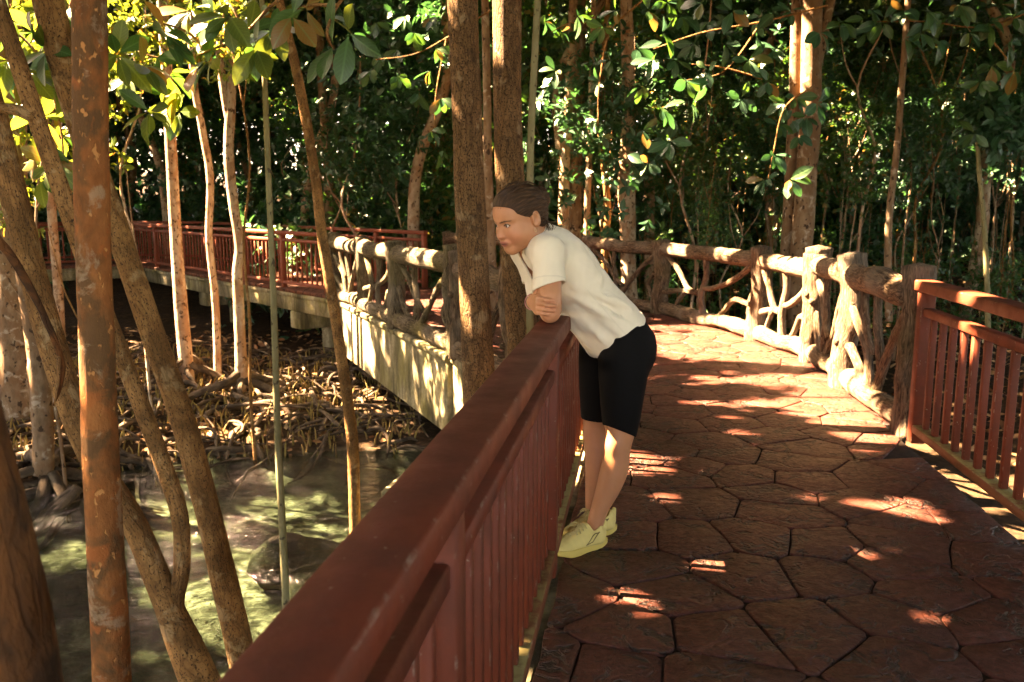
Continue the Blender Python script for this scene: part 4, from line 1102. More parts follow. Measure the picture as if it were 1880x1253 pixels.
p = at(344, 700, 12.4); big_roots('roots gripping the bank below the straight white trunk', (p[0], p[1]), 7, 0.9, 0.05, 4)
p = at(80, 740, 8.6); big_roots('thick dark stilt roots at the water edge below the grey trunk', (p[0], p[1]), 11, 1.2, 0.06, 5)
p = at(120, 880, 8.0); big_roots('low heap of dark twisted roots half in the water', (p[0], p[1] + 0.3), 12, 0.9, 0.05, 6)
def litter(name, n, x0, x1, y0, y1, label):
    x = rng.uniform(x0, x1, n); y = rng.uniform(y0, y1, n)
    ok = np.array([not inside((a, b), DECK) for a, b in zip(x, y)]); x, y = x[ok], y[ok]; z = ground_z(x, y)
    k = z > -1.55; x, y, z = x[k], y[k], z[k]; m = len(x)
    s = rng.uniform(0.06, 0.16, m)
    mb = MB(); mb.add(*leaf_arrays(np.c_[x, y, z + 0.03], np.c_[rng.normal(size=(m, 2)), rng.normal(0, 0.2, m)], np.c_[rng.normal(0, 0.5, (m, 2)), np.ones(m)], s, s * 0.5, rng.uniform(0, 1, m), 4, -0.2, 0.4))
    tag(mb.build(name, M['litter']), label, 'leaf litter', kind='stuff')
litter('leaf_litter', 2600, -9, 0.5, 8.5, 17, 'fallen brown leaves strewn over the rooty bank')
litter('leaf_litter', 8000, 5.0, 15, 6, 24, 'fallen orange-brown leaves on the forest floor behind the log fence')
# stones in the stream
def rock(label, c, s, seed):
    u, v = np.meshgrid(np.linspace(0, 2 * math.pi, 28, endpoint=False), np.linspace(0.05, math.pi - 0.05, 16))
    D = np.stack([np.cos(u) * np.sin(v), np.sin(u) * np.sin(v), np.cos(v)], -1).reshape(-1, 3)
    V = D * (1 + 0.28 * wob(D, 1.6, seed) + 0.10 * wob(D, 4, seed + 1))[:, None] * s
    i = np.arange(15)[:, None] * 28; j = np.arange(28)[None]
    F = [np.stack([i + j, i + 28 + j, i + 28 + (j + 1) % 28, i + (j + 1) % 28], -1).reshape(-1, 4), np.arange(28)[::-1][None] * 0 + np.arange(28)[None], (15 * 28 + np.arange(28))[::-1][None]]
    tag(link('rock', mesh_np('rock', V, F, M['rock']), None, loc=c), label, 'rock')
p = on(545, 1010, -1.6); rock('dark boulder just under the water behind the slim green stem', (p[0], p[1], -1.72), (0.42, 0.34, 0.20), 3)
p = on(590, 1060, -1.6); rock('smaller rock in the stream touching the railing edge', (p[0], p[1], -1.70), (0.30, 0.26, 0.18), 8)
p = on(140, 1060, -1.6); rock('submerged stone in the stream between the two nearest trunks', (p[0], p[1], -1.78), (0.35, 0.3, 0.16), 12)

# ================================================================ canopy overhead, mostly out of view, shaped to steer the sunlight
def canopy():
    rng = np.random.default_rng(77)
    n = 430000
    P = np.c_[rng.uniform(-30, 20, n), rng.uniform(-11, 42, n), rng.uniform(5.4, 8.8, n)]
    sh = P - SUN * ((P[:, 2]) / SUN[2])[:, None]                # where its shadow falls on the deck level
    dens = 0.86 + 0.55 * wob(sh * (1, 1, 0), 0.9, 3) + 0.25 * wob(sh * (1, 1, 0), 2.4, 5)
    # leaves packed to deepen shade on near deck, far forest and right side
    near = np.exp(-(((sh[:, 0] - 1.2) / 1.7) ** 4 + ((sh[:, 1] - 3.2) / 3.0) ** 4))
    dens = dens + 0.9 * near + 0.75 * sstep(10.5, 13.5, sh[:, 1]) + 0.4 * sstep(3.5, 5.0, sh[:, 0])
    keep = rng.uniform(0, 1, n) < np.clip(dens, 0.14, 1.0)
    keep &= ~in_gap(P, 0.06)
    keep &= ~((P[:, 1] < -4.0) & (rng.uniform(0, 1, n) < 0.6))  # leaves behind the camera thinned to let more fill light in
    P = P[keep]; near = near[keep]; n = len(P)
    s = rng.uniform(0.28, 0.46, n) * (1 + 0.45 * near)
    ax = rng.normal(size=(n, 3)); ax[:, 2] *= 0.4
    ax /= np.linalg.norm(ax, axis=1)[:, None]
    mb = MB(); mb.add(*leaf_arrays(P - ax * (s * 0.5)[:, None], ax, rng.normal(0, 0.45, (n, 3)) + (0, 0, 1), s, s * 0.5, rng.uniform(0, 1, n), 2, 0.2))
    tag(mb.build('canopy', M['leaf_canopy'], None), 'leafy forest canopy overhead, mostly out of view, shaped to dapple the boardwalk', 'canopy', kind='stuff')
canopy()

# ================================================================ the woman leaning on the railing
class Field:
    """signed distance volume, filled piece by piece, meshed with surface nets"""
    def __init__(s, lo, hi, res):
        s.lo = np.array(lo, float); s.res = res
        s.n = np.ceil((np.array(hi) - s.lo) / res).astype(int) + 1
        s.d = np.full(s.n, 0.2, np.float32)
    def sub(s, lo, hi):
        a = np.clip(np.floor((np.array(lo) - s.lo) / s.res).astype(int), 0, s.n - 1); b = np.clip(np.ceil((np.array(hi) - s.lo) / s.res).astype(int) + 1, 1, s.n)
        sl = tuple(slice(p, q) for p, q in zip(a, b))
        ax = [(s.lo[k] + s.res * np.arange(a[k], b[k])).astype(np.float32) for k in range(3)]
        return sl, np.stack(np.meshgrid(*ax, indexing='ij'), -1)
    def smin(s, sl, v, k):
        d = s.d[sl]
        if k <= 0: s.d[sl] = np.minimum(d, v); return
        h = np.clip(0.5 + 0.5 * (d - v) / k, 0, 1); s.d[sl] = d * (1 - h) + v * h - k * h * (1 - h)
    def smax(s, sl, v, k):
        d = s.d[sl]; h = np.clip(0.5 - 0.5 * (d - v) / max(k, 1e-6), 0, 1); s.d[sl] = d * (1 - h) + v * h + k * h * (1 - h)
    def cap(s, a, b, ra, rb, k=0.02, sq=None):
        a, b = np.array(a, float), np.array(b, float); m = max(ra, rb) + k + 4 * s.res
        sl, P = s.sub(np.minimum(a, b) - m, np.maximum(a, b) + m)
        e = b - a; t = np.clip(((P - a) @ e) / (e @ e + 1e-12), 0, 1)
        q = P - a - t[..., None] * e
        s.smin(sl, np.linalg.norm(q, axis=-1) - (ra + t * (rb - ra)), k)
    def limb(s, pts, rr, k=0.012, n=14):
        Q = spline(np.c_[np.array(pts), np.array(rr)], n)
        for i in range(n - 1): s.cap(Q[i, :3], Q[i + 1, :3], Q[i, 3], Q[i + 1, 3], k)
    def chain(s, pts, rr, k=0.02):
        for i in range(len(pts) - 1): s.cap(pts[i], pts[i + 1], rr[i], rr[i + 1], k)
    def ell_d(s, P, c, r, Rm):
        q = P - np.array(c); q = q if Rm is None else q @ Rm
        r = np.array(r, float); k0 = np.linalg.norm(q / r, axis=-1); k1 = np.linalg.norm(q / r ** 2, axis=-1)
        return k0 * (k0 - 1) / (k1 + 1e-9)
    def ell(s, c, r, Rm=None, k=0.02, cut=False):
        m = max(r) + k + 4 * s.res; c = np.array(c, float)
        sl, P = s.sub(c - m, c + m); v = s.ell_d(P, c, r, Rm)
        if cut: s.smax(sl, -v, k)
        else: s.smin(sl, v, k)
    def cutcap(s, a, b, ra, rb, k=0.005):
        a, b = np.array(a, float), np.array(b, float); m = max(ra, rb) + k + 4 * s.res
        sl, P = s.sub(np.minimum(a, b) - m, np.maximum(a, b) + m); e = b - a
        t = np.clip(((P - a) @ e) / (e @ e), 0, 1)
        s.smax(sl, -(np.linalg.norm(P - a - t[..., None] * e, axis=-1) - (ra + t * (rb - ra))), k)
    def all(s):
        ax = [(s.lo[k] + s.res * np.arange(s.n[k])).astype(np.float32) for k in range(3)]
        return np.stack(np.meshgrid(*ax, indexing='ij'), -1)
    def ripple(s, fn, band=0.03):
        m = np.abs(s.d) < band; i = np.argwhere(m)
        s.d[m] += fn(s.lo + s.res * i).astype(np.float32)
    def nets(s, smooth=1):
        d = s.d; n = d.shape
        ins = d < 0
        c = [ins[i:n[0] - 1 + i, j:n[1] - 1 + j, k:n[2] - 1 + k] for i in (0, 1) for j in (0, 1) for k in (0, 1)]
        cnt = sum(x.astype(np.int8) for x in c); act = (cnt > 0) & (cnt < 8)
        ids = np.argwhere(act); idx = np.full(act.shape, -1, np.int32); idx[act] = np.arange(len(ids))
        acc = np.zeros((len(ids), 3)); w = np.zeros(len(ids))
        off = np.array([(i, j, k) for i in (0, 1) for j in (0, 1) for k in (0, 1)])
        dv = [d[ids[:, 0] + o[0], ids[:, 1] + o[1], ids[:, 2] + o[2]] for o in off]
        for a in range(8):
            for b in range(a + 1, 8):
                if np.abs(off[a] - off[b]).sum() != 1: continue
                m = (dv[a] < 0) != (dv[b] < 0)
                t = np.where(m, dv[a] / (dv[a] - dv[b] + 1e-20), 0)
                acc += np.where(m[:, None], off[a] + t[:, None] * (off[b] - off[a]), 0); w += m
        V = s.lo + s.res * (ids + acc / np.maximum(w, 1)[:, None])
        F = []
        for ax in range(3):
            sh = [slice(None)] * 3; sh2 = [slice(None)] * 3
            sh[ax] = slice(0, -1); sh2[ax] = slice(1, None)
            A_, B_ = ins[tuple(sh)], ins[tuple(sh2)]
            e = np.argwhere(A_ != B_)
            o1, o2 = [k for k in range(3) if k != ax]
            e = e[(e[:, o1] > 0) & (e[:, o2] > 0) & (e[:, o1] < n[o1] - 1) & (e[:, o2] < n[o2] - 1)]
            def g(da, db):
                q = e.copy(); q[:, o1] -= da; q[:, o2] -= db; return idx[q[:, 0], q[:, 1], q[:, 2]]
            Q = np.stack([g(1, 1), g(0, 1), g(0, 0), g(1, 0)], -1)
            fl = A_[e[:, 0], e[:, 1], e[:, 2]]
            if ax == 1: fl = ~fl
            Q[~fl] = Q[~fl][:, ::-1]; F.append(Q)
        F = np.concatenate(F); F = F[(F >= 0).all(1)]
        for _ in range(smooth):
            acc = np.zeros_like(V); w = np.zeros(len(V))
            for a in range(4):
                for b in ((a + 1) % 4, (a + 3) % 4):
                    for k in range(3): acc[:, k] += np.bincount(F[:, a], V[F[:, b], k], len(V))
                    w += np.bincount(F[:, a], minlength=len(V))
            V = 0.45 * V + 0.55 * acc / np.maximum(w, 1)[:, None]
        return V, F

v3 = lambda *a: np.array(a, float)
def unit(v): return np.asarray(v, float) / np.linalg.norm(v)
PEL = v3(0.456, 3.66, 0.890)
fdir = unit(v3(-0.97, -0.25, 0)); Ldir = unit(v3(0.25, -0.97, 0))
tdir = unit(fdir * 0.64 + v3(0, 0, 0.768)); Fdir = np.cross(Ldir, tdir)
RT = np.stack([Ldir, Fdir, tdir], 1)               # torso axes: left, front, up
hipN, hipF = PEL + Ldir * 0.088, PEL - Ldir * 0.088 + fdir * 0.025
kneeN, kneeF = v3(0.455, 3.50, 0.462), v3(0.378, 3.73, 0.45)
ankN, ankF = v3(0.352, 3.497, 0.085), v3(0.362, 3.635, 0.10)
NECK = PEL + tdir * 0.555
SL = v3(0.140, 3.39, 1.272); SR = SL - Ldir * 0.31
EL, ER = v3(0.148, 3.295, 1.043), v3(0.150, 3.60, 1.043)
WL, WR = v3(0.182, 3.515, 1.06), v3(0.082, 3.365, 1.078)
HC = v3(0.030, 3.475, 1.391); HS = 1.04
th, ph = R(52), R(19)
HF = v3(-math.sin(th) * math.cos(ph), -math.cos(th) * math.cos(ph), -math.sin(ph)); HL = unit(np.cross(v3(0, 0, 1), HF)); HU = np.cross(HF, HL) * -1
HU = np.cross(HL, HF) * -1 if np.cross(HL, HF)[2] < 0 else np.cross(HL, HF)
RH = np.stack([HL, HF, HU], 1)
def H(x, y, z): return HC + RH @ (np.array([x, y, z]) * HS)

def legs(f, off=0.0):
    for h, k, a in ((hipN, kneeN, ankN), (hipF, kneeF, ankF)):
        d = unit(k - h); s = unit(a - k)
        bk = unit(-fdir)
        f.limb([h + v3(0, 0, -0.01), h + d * 0.12, h + d * 0.26, h + d * 0.36, k - d * 0.03], [0.100 + off, 0.097 + off, 0.082 + off, 0.067 + off, 0.058 + off], 0.006, 16)
        if off == 0:
            f.limb([k - d * 0.04, k + s * 0.03, k + s * 0.12 + bk * 0.013, k + s * 0.21 + bk * 0.010, k + s * 0.30, a], [0.058, 0.0535, 0.0575, 0.050, 0.037, 0.034], 0.004, 22)
            f.ell(k + fdir * 0.020 - v3(0, 0.012, 0), (0.036, 0.036, 0.046), None, 0.03)
    f.ell(PEL + v3(0, 0, 0.0), (0.165 + off, 0.105 + off, 0.12 + off), RT, 0.05)
    for s in (1, -1): f.ell(PEL + Ldir * 0.075 * s - fdir * 0.050 + v3(0, 0, -0.045), (0.088 + off, 0.088 + off, 0.095 + off), None, 0.05)

def hand(f, W_, K, U, side, reach, sizes, thumb):
    """W_: wrist; K: middle of the knuckle row; U: direction from little to index finger; reach: list of finger bend points"""
    for j, o in enumerate((0.0295, 0.0098, -0.0098, -0.0285)):
        k = K + U * o + (v3(0, 0, 0) if j in (1, 2) else unit(W_ - K) * 0.006)
        f.cap(W_ + U * o * 0.55, k, 0.014, 0.0105, 0.012)
        p = [k] + [k + (q - K) * sizes[j] + U * 0.001 * (j - 1.5) for q in reach]
        f.chain(p, [0.0096, 0.0086, 0.0081, 0.0072], 0.0015)
    f.chain(thumb, [0.013, 0.0105, 0.0095, 0.008], 0.006)

def body_field():
    f = Field((-0.16, 3.10, 0.02), (0.68, 3.88, 1.52), 0.0030)
    legs(f)
    f.ell(PEL + tdir * 0.17, (0.128, 0.092, 0.15), RT, 0.06)
    f.ell(PEL + tdir * 0.36, (0.142, 0.103, 0.17), RT, 0.06)
    f.cap(SL - v3(0, 0, 0), SR, 0.055, 0.055, 0.05)
    f.chain([NECK - tdir * 0.02, NECK + (HC - NECK) * 0.45, H(0, -0.035, -0.05)], [0.062, 0.052, 0.05], 0.03)
    # arms
    f.limb([SL, SL + (EL - SL) * 0.5, EL + v3(0, 0, 0.05), EL], [0.052, 0.046, 0.041, 0.037], 0.01)
    f.chain([SR, SR + (ER - SR) * 0.5, ER], [0.052, 0.044, 0.036], 0.02)
    f.chain([EL, EL + (WL - EL) * 0.3, WL], [0.038, 0.037, 0.026], 0.012)
    f.chain([ER, ER + (WR - ER) * 0.3, WR], [0.038, 0.036, 0.025], 0.010)
    # her right hand around the left arm, fingers on the near side
    K = v3(0.0985, 3.272, 1.074)
    hand(f, WR, K, unit(v3(0.05, 0, 1)), 1, [K + v3(0.026, -0.024, -0.003), K + v3(0.047, -0.0265, -0.006), K + v3(0.063, -0.022, -0.008)], (0.97, 1.08, 1.0, 0.80),
         [WR + v3(0.012, -0.01, 0.018), WR + v3(0.012, -0.035, 0.045), WR + v3(0.022, -0.045, 0.066), WR + v3(0.036, -0.048, 0.078)])
    # left hand tucked round the right arm
    K = WL + unit(v3(-0.15, 0.97, 0.12)) * 0.085 
    hand(f, WL, K, unit(v3(0.1, 0, 1)), 1, [K + v3(-0.022, 0.022, 0), K + v3(-0.045, 0.020, -0.002), K + v3(-0.060, 0.008, -0.004)], (0.97, 1.05, 1.0, 0.8),
         [WL + v3(-0.005, 0.012, 0.018), WL + v3(-0.012, 0.035, 0.04), WL + v3(-0.022, 0.05, 0.052), WL + v3(-0.036, 0.058, 0.058)])
    # head
    e = lambda c, r, k=0.015, cut=False: f.ell(H(*c), np.array(r) * HS, RH, k * HS, cut)
    c_ = lambda a, b, ra, rb, k=0.01: f.cap(H(*a), H(*b), ra * HS, rb * HS, k * HS)
    e((0, -0.018, 0.042), (0.073, 0.096, 0.083))
    e((0, 0.030, -0.008), (0.062, 0.066, 0.086), 0.03)
    e((0, 0.055, 0.055), (0.055, 0.040, 0.045), 0.03)
    for s in (1, -1):
        c_((0.047 * s, 0.0, -0.046), (0.013 * s, 0.066, -0.083), 0.022, 0.016, 0.04)
        e((0.040 * s, 0.056, -0.028), (0.027, 0.030, 0.030), 0.03)
        c_((0.046 * s, 0.068, 0.032), (0.010 * s, 0.087, 0.031), 0.008, 0.009, 0.015)
    e((0, 0.071, -0.087), (0.017, 0.017, 0.015), 0.025)
    for s in (1, -1): e((0.032 * s, 0.103, 0.013), (0.0185, 0.019, 0.0115), 0.010, True)
    for s in (1, -1):
        e((0.032 * s, 0.076, 0.013), (0.0160, 0.0145, 0.0120), 0.003)
        f.cutcap(H(0.0215 * s, 0.0935, 0.0125), H(0.043 * s, 0.0885, 0.0135), 0.0050 * HS, 0.0042 * HS, 0.002)
    c_((0, 0.089, 0.026), (0, 0.107, -0.022), 0.0080, 0.0095, 0.012)
    e((0, 0.108, -0.024), (0.0110, 0.0100, 0.0085), 0.007)
    for s in (1, -1): e((0.0115 * s, 0.099, -0.028), (0.0070, 0.0095, 0.007), 0.007)
    e((0, 0.091, -0.054), (0.028, 0.014, 0.016), 0.012)
    e((0, 0.1010, -0.0505), (0.018, 0.0060, 0.0045), 0.005)
    e((0, 0.0992, -0.0598), (0.016, 0.0065, 0.0055), 0.005)
    f.cutcap(H(-0.023, 0.095, -0.0550), H(0.023, 0.095, -0.0550), 0.0014 * HS, 0.0014 * HS, 0.002)
    f.cutcap(H(-0.008, 0.1075, -0.0550), H(0.008, 0.1075, -0.0550), 0.0022 * HS, 0.0022 * HS, 0.003)
    for s in (1, -1):
        e((0.0765 * s, -0.022, 0.004), (0.011, 0.021, 0.033), 0.006)
        e((0.0885 * s, -0.016, 0.009), (0.0125, 0.012, 0.020), 0.003, True)
        e((0.0865 * s, -0.010, -0.008), (0.009, 0.008, 0.010), 0.003, True)
    return f

SKIN = np.array((0.50, 0.222, 0.112))
def body_colours(V):
    q = (V - HC) @ RH / HS
    C = np.tile(SKIN, (len(V), 1))
    x = np.abs(q[:, 0])
    def ball(c, r, col, amt):
        d = np.linalg.norm((np.c_[x, q[:, 1:]] - np.array(c)) / np.array(r), axis=1)
        k = amt * np.clip(1.4 - d, 0, 0.5) / 0.5
        C[:] = C * (1 - k[:, None]) + np.array(col) * k[:, None]
    ball((0.040, 0.075, -0.035), (0.030, 0.035, 0.026), (0.52, 0.19, 0.105), 0.5)
    ball((0, 0.112, -0.026), (0.016, 0.016, 0.014), (0.50, 0.19, 0.11), 0.5)
    ball((0, 0.102, -0.0505), (0.020, 0.010, 0.0050), (0.33, 0.085, 0.062), 0.9)
    ball((0, 0.100, -0.0598), (0.019, 0.010, 0.0058), (0.36, 0.10, 0.072), 0.9)
    ball((0, 0.104, -0.0550), (0.024, 0.016, 0.0020), (0.10, 0.03, 0.024), 0.9)
    # eyebrows and lash line
    for t in np.linspace(0, 1, 9):
        ball((0.014 + 0.034 * t, 0.094 - 0.020 * t * t, 0.0285 + 0.0035 * math.sin(2.6 * t)), (0.0060, 0.012, 0.0023), (0.10, 0.050, 0.026), 0.75)
        ball((0.0205 + 0.024 * t, 0.092 - 0.005 * t, 0.0135 + 0.0062 * math.sin(3.14 * t)), (0.0035, 0.008, 0.0022), (0.03, 0.016, 0.010), 0.95)
        ball((0.0215 + 0.022 * t, 0.090 - 0.004 * t, 0.0120 - 0.0055 * math.sin(3.14 * t)), (0.0035, 0.008, 0.0015), (0.10, 0.05, 0.035), 0.5)
    # warmer knees, elbows, finger ends
    for c, r in ((kneeN + fdir * 0.05, 0.05), (kneeF + fdir * 0.05, 0.05), (EL, 0.05), (v3(0.155, 3.255, 1.07), 0.04)):
        k = 0.45 * np.clip(1.2 - np.linalg.norm(V - c, axis=1) / r, 0, 1)[:, None]; C = C * (1 - k) + np.array((0.47, 0.18, 0.10)) * k
    C *= (1 + 0.05 * wob(V, 30, 1) + 0.03 * wob(V, 90, 4))[:, None]
    return np.c_[np.clip(C, 0, 1), np.ones(len(V))]

def vcol(name, rough, spec, sss=0.0, grain=0.0, gs=300, sheen=0.0):
    m, nt, b = mat(name, rough, spec)
    nt.links.new(N(nt, 'Attribute', {'attribute_name': 'Col'}).outputs['Color'], b.inputs['Base Color'])
    if sss:
        b.inputs['Subsurface Weight'].default_value = sss; b.inputs['Subsurface Radius'].default_value = (1, 0.35, 0.2); b.inputs['Subsurface Scale'].default_value = 0.008
    if grain: bump(nt, b, noise(nt, coords(nt, 'obj'), gs, 3, 0.6), grain, 0.002)
    if sheen: b.inputs['Sheen Weight'].default_value = sheen
    return m
M['skin'] = vcol('skin', 0.48, 0.35, 0.12, 0.10, 420)
M['shirt'] = vcol('cream_cotton', 0.95, 0.1, 0.0, 0.25, 600, 0.25)
M['shoe'] = vcol('pale_yellow_knit', 0.75, 0.25, 0.0, 0.35, 500)
def plain(name, c, rough=0.6, spec=0.3):
    m, nt, b = mat(name, rough, spec)
    setc(nt, b, ramp(nt, noise(nt, coords(nt, 'obj'), 60, 3), [(0.3, tuple(0.85 * k for k in c)), (0.7, tuple(min(1, 1.12 * k) for k in c))])); return m
M['shorts'] = plain('black_jersey', (0.0035, 0.0033, 0.0032), 0.8, 0.12)
M['lace'] = plain('pale_lace', (0.55, 0.46, 0.20), 0.8)
M['pink'] = plain('pink_band', (0.55, 0.22, 0.20), 0.6)
M['gold'] = plain('gold_ring', (0.55, 0.35, 0.14), 0.3, 0.6)
M['eye'] = vcol('eye', 0.12, 0.5)
def hair_mat():
    m, nt, b = mat('brown_hair', 0.5, 0.22)
    v = coords(nt, 'tc', (1, 1, 1))
    s = noise(nt, N(nt, 'Mapping', None, Vector=v, Scale=(38, 3.0, 3.0)).outputs[0], 1.0, 4, 0.6)
    setc(nt, b, ramp(nt, s, [(0.3, (0.014, 0.007, 0.004)), (0.5, (0.045, 0.022, 0.010)), (0.72, (0.13, 0.065, 0.030))]))
    bump(nt, b, s, 0.8, 0.006); return m
M['hair'] = hair_mat()

person = empty('person', (0.38, 3.60, 0.0)); PO = np.array(person.location)
tag(person, 'woman in cream t-shirt, black cycling shorts and pale yellow trainers leaning on the railing', 'person')
def pput(name, V, F, m, attrs=None, parent=None, smooth=True):
    return link(name, mesh_np(name, V - PO, F, M[m], smooth, attrs), parent or person)
f = body_field(); V, F = f.nets(1)
body = pput('body', V, [F], 'skin', {'Col': body_colours(V)})

# ---- shirt
def shirt_field():
    f = Field((-0.05, 3.22, 0.74), (0.68, 3.92, 1.42), 0.0038)
    ks = 0.06
    for t, a, b_, o in ((0.00, 0.182, 0.140, 0.000), (0.10, 0.176, 0.132, 0.000), (0.22, 0.172, 0.130, 0.004), (0.34, 0.172, 0.128, -0.002), (0.44, 0.166, 0.112, -0.010)):
        f.ell(PEL + tdir * t + Fdir * o, (a, b_, 0.13), RT, ks)
    f.cap(SL, SR, 0.066, 0.066, 0.06)
    f.cap(NECK - tdir * 0.05, NECK - tdir * 0.01, 0.085, 0.072, 0.05)
    aN, aF = unit(EL - SL), unit(ER - SR)
    f.cap(SL, SL + aN * 0.20, 0.066, 0.068, 0.035); f.cap(SR, SR + aF * 0.20, 0.066, 0.068, 0.035)
    P = f.all()
    # folds: from the armpit to the back hem, across the waist, at the shoulder
    rel = (P - PEL.astype(np.float32)); u = rel @ RT.astype(np.float32)
    l, fr, t = u[..., 0], u[..., 1], u[..., 2]
    def fold(a, b, r, h):
        nonlocal_d = f.d
        a, b = PEL + RT @ v3(*a), PEL + RT @ v3(*b); m = r * 3
        lo, hi = np.minimum(a, b) - m, np.maximum(a, b) + m
        sl, Q = f.sub(lo, hi); e = b - a; tt = np.clip(((Q - a) @ e) / (e @ e), 0, 1)
        q = np.linalg.norm(Q - a - tt[..., None] * e, axis=-1)
        hw = np.clip(((Q - PEL) @ tdir - 0.02) / 0.09, 0.0, 1)
        f.d[sl] -= (1.5 * h * hw * np.exp(-(q / r) ** 2) * np.sin(np.pi * np.clip(tt * 0.9 + 0.05, 0, 1))).astype(np.float32)
    fold((0.15, 0.05, 0.36), (0.165, -0.11, 0.10), 0.020, 0.012)
    fold((0.16, 0.03, 0.33), (0.172, -0.07, 0.03), 0.014, -0.008)
    fold((0.15, 0.08, 0.34), (0.17, 0.00, 0.15), 0.018, 0.009)
    fold((0.15, 0.09, 0.28), (0.16, 0.05, 0.06), 0.020, -0.009)
    fold((0.16, 0.10, 0.20), (0.15, 0.09, 0.00), 0.022, 0.011)
    fold((0.10, -0.10, 0.47), (0.14, -0.06, 0.38), 0.014, 0.008)
    fold((0.05, -0.12, 0.44), (0.13, -0.09, 0.33), 0.014, -0.006)
    fold((0.14, 0.02, 0.44), (0.15, -0.06, 0.35), 0.013, 0.009)
    fold((0.16, -0.06, 0.20), (0.15, -0.13, 0.02), 0.018, 0.008)
    fold((0.17, -0.02, 0.30), (0.17, -0.13, 0.22), 0.013, 0.007)
    fold((0.17, -0.03, 0.26), (0.16, -0.14, 0.15), 0.011, -0.005)
    fold((0.17, 0.04, 0.24), (0.17, -0.04, 0.06), 0.013, 0.007)
    fold((0.17, 0.07, 0.18), (0.17, 0.03, 0.0), 0.012, -0.006)
    fold((0.13, -0.12, 0.32), (0.16, -0.03, 0.27), 0.012, 0.006)
    fold((0.02, 0.15, 0.30), (0.08, 0.13, 0.05), 0.025, 0.012)
    f.ripple(lambda Q: -np.clip(((Q - PEL) @ tdir) / 0.10, 0.08, 1) * (0.0046 * wob((Q - PEL) @ RT, 14, 2) + 0.0020 * wob((Q - PEL) @ RT, 34, 5)))
    # side seam
    outer = f.d.copy()
    hem = t - 0.012 + 0.004 * np.sin(l * 14 + 1) - 0.05 * fr * 0.3
    sN = (P - SL.astype(np.float32)) @ aN.astype(np.float32); sF = (P - SR.astype(np.float32)) @ aF.astype(np.float32)
    dN = np.linalg.norm((P - SL.astype(np.float32)) - sN[..., None] * aN.astype(np.float32), axis=-1)
    dF = np.linalg.norm((P - SR.astype(np.float32)) - sF[..., None] * aF.astype(np.float32), axis=-1)
    inN = (dN < 0.092) & (sN > 0.03) & (l > 0.06); inF = (dF < 0.092) & (sF > 0.03) & (l < -0.06)
    band = np.where((hem < 0.022), 0.0016, 0).astype(np.float32) + np.where(inN & (sN > 0.122), 0.0018, 0) + np.where(inF & (sF > 0.122), 0.0018, 0)
    sN = sN - 0.02 * ((P - SL.astype(np.float32)) @ fdir.astype(np.float32)) / 0.07
    d = outer - band
    shell = np.maximum(d, -(d + 0.0085))
    shell = np.maximum(shell, -hem)
    shell = np.where(inN, np.maximum(shell, sN - 0.142), shell)
    shell = np.where(inF, np.maximum(shell, sF - 0.142), shell)
    # neck opening, deeper at the front
    ca = NECK + tdir * 0.012 + Fdir * 0.02
    nd = f.ell_d(P, ca, (0.074, 0.088, 0.070), RT)
    vf = f.ell_d(P, NECK - tdir * 0.035 + Fdir * 0.10, (0.030, 0.06, 0.09), RT)
    shell = np.maximum(shell, -np.minimum(nd, vf))
    f.d = shell.astype(np.float32)
    return f
f = shirt_field(); V, F = f.nets(1)
u = (V - PEL) @ RT
C = np.tile(np.array((0.74, 0.66, 0.50)), (len(V), 1)) * (1 + 0.03 * wob(V, 60, 3) + 0.02 * wob(V, 12, 1))[:, None]
def seam(a, b, w=0.0022, k=0.22):
    a, b = PEL + RT @ v3(*a), PEL + RT @ v3(*b); e = b - a; t = np.clip((V - a) @ e / (e @ e), 0, 1)
    q = V - a - t[:, None] * e; q = q - np.outer(q @ Ldir, Ldir)
    d = np.linalg.norm(q, axis=1); C[:] *= (1 - k * np.clip(1.6 - d / w, 0, 1) * (u[:, 0] > 0.03))[:, None]
seam((0.17, 0.0, 0.0), (0.16, 0.01, 0.30), 0.0018, 0.10)
dn = np.abs((V - SL) @ unit(EL - SL) - 0.118); C *= (1 - 0.16 * np.clip(1.5 - dn / 0.0022, 0, 1) * (np.linalg.norm(V - SL - np.outer((V - SL) @ unit(EL - SL), unit(EL - SL)), axis=1) < 0.092) * (u[:, 0] > 0.06))[:, None]
pput('shirt', V, [F], 'shirt', {'Col': np.c_[np.clip(C, 0, 1), np.ones(len(V))]})

# ---- shorts
f = Field((0.20, 3.32, 0.40), (0.70, 3.94, 1.06), 0.004)
legs(f, 0.007)
f.ripple(lambda Q: 0.0012 * wob(Q, 30, 3)); P = f.all(); d = f.d
shell = np.maximum(d, -(d + 0.011))
dn = unit(kneeN - hipN); dfv = unit(kneeF - hipF)
tN = (P - kneeN.astype(np.float32)) @ dn.astype(np.float32); tF = (P - kneeF.astype(np.float32)) @ dfv.astype(np.float32)
near = np.linalg.norm(P - kneeN.astype(np.float32), axis=-1) < np.linalg.norm(P - kneeF.astype(np.float32), axis=-1)
shell = np.maximum(shell, np.where(near, tN + 0.050 + 0.35 * ((P - kneeN.astype(np.float32)) @ fdir.astype(np.float32)), tF + 0.056))
shell = np.maximum(shell, (P - (PEL + tdir * 0.11).astype(np.float32)) @ tdir.astype(np.float32))
f.d = shell.astype(np.float32); V, F = f.nets(1)
pput('cycling_shorts', V, [F], 'shorts')

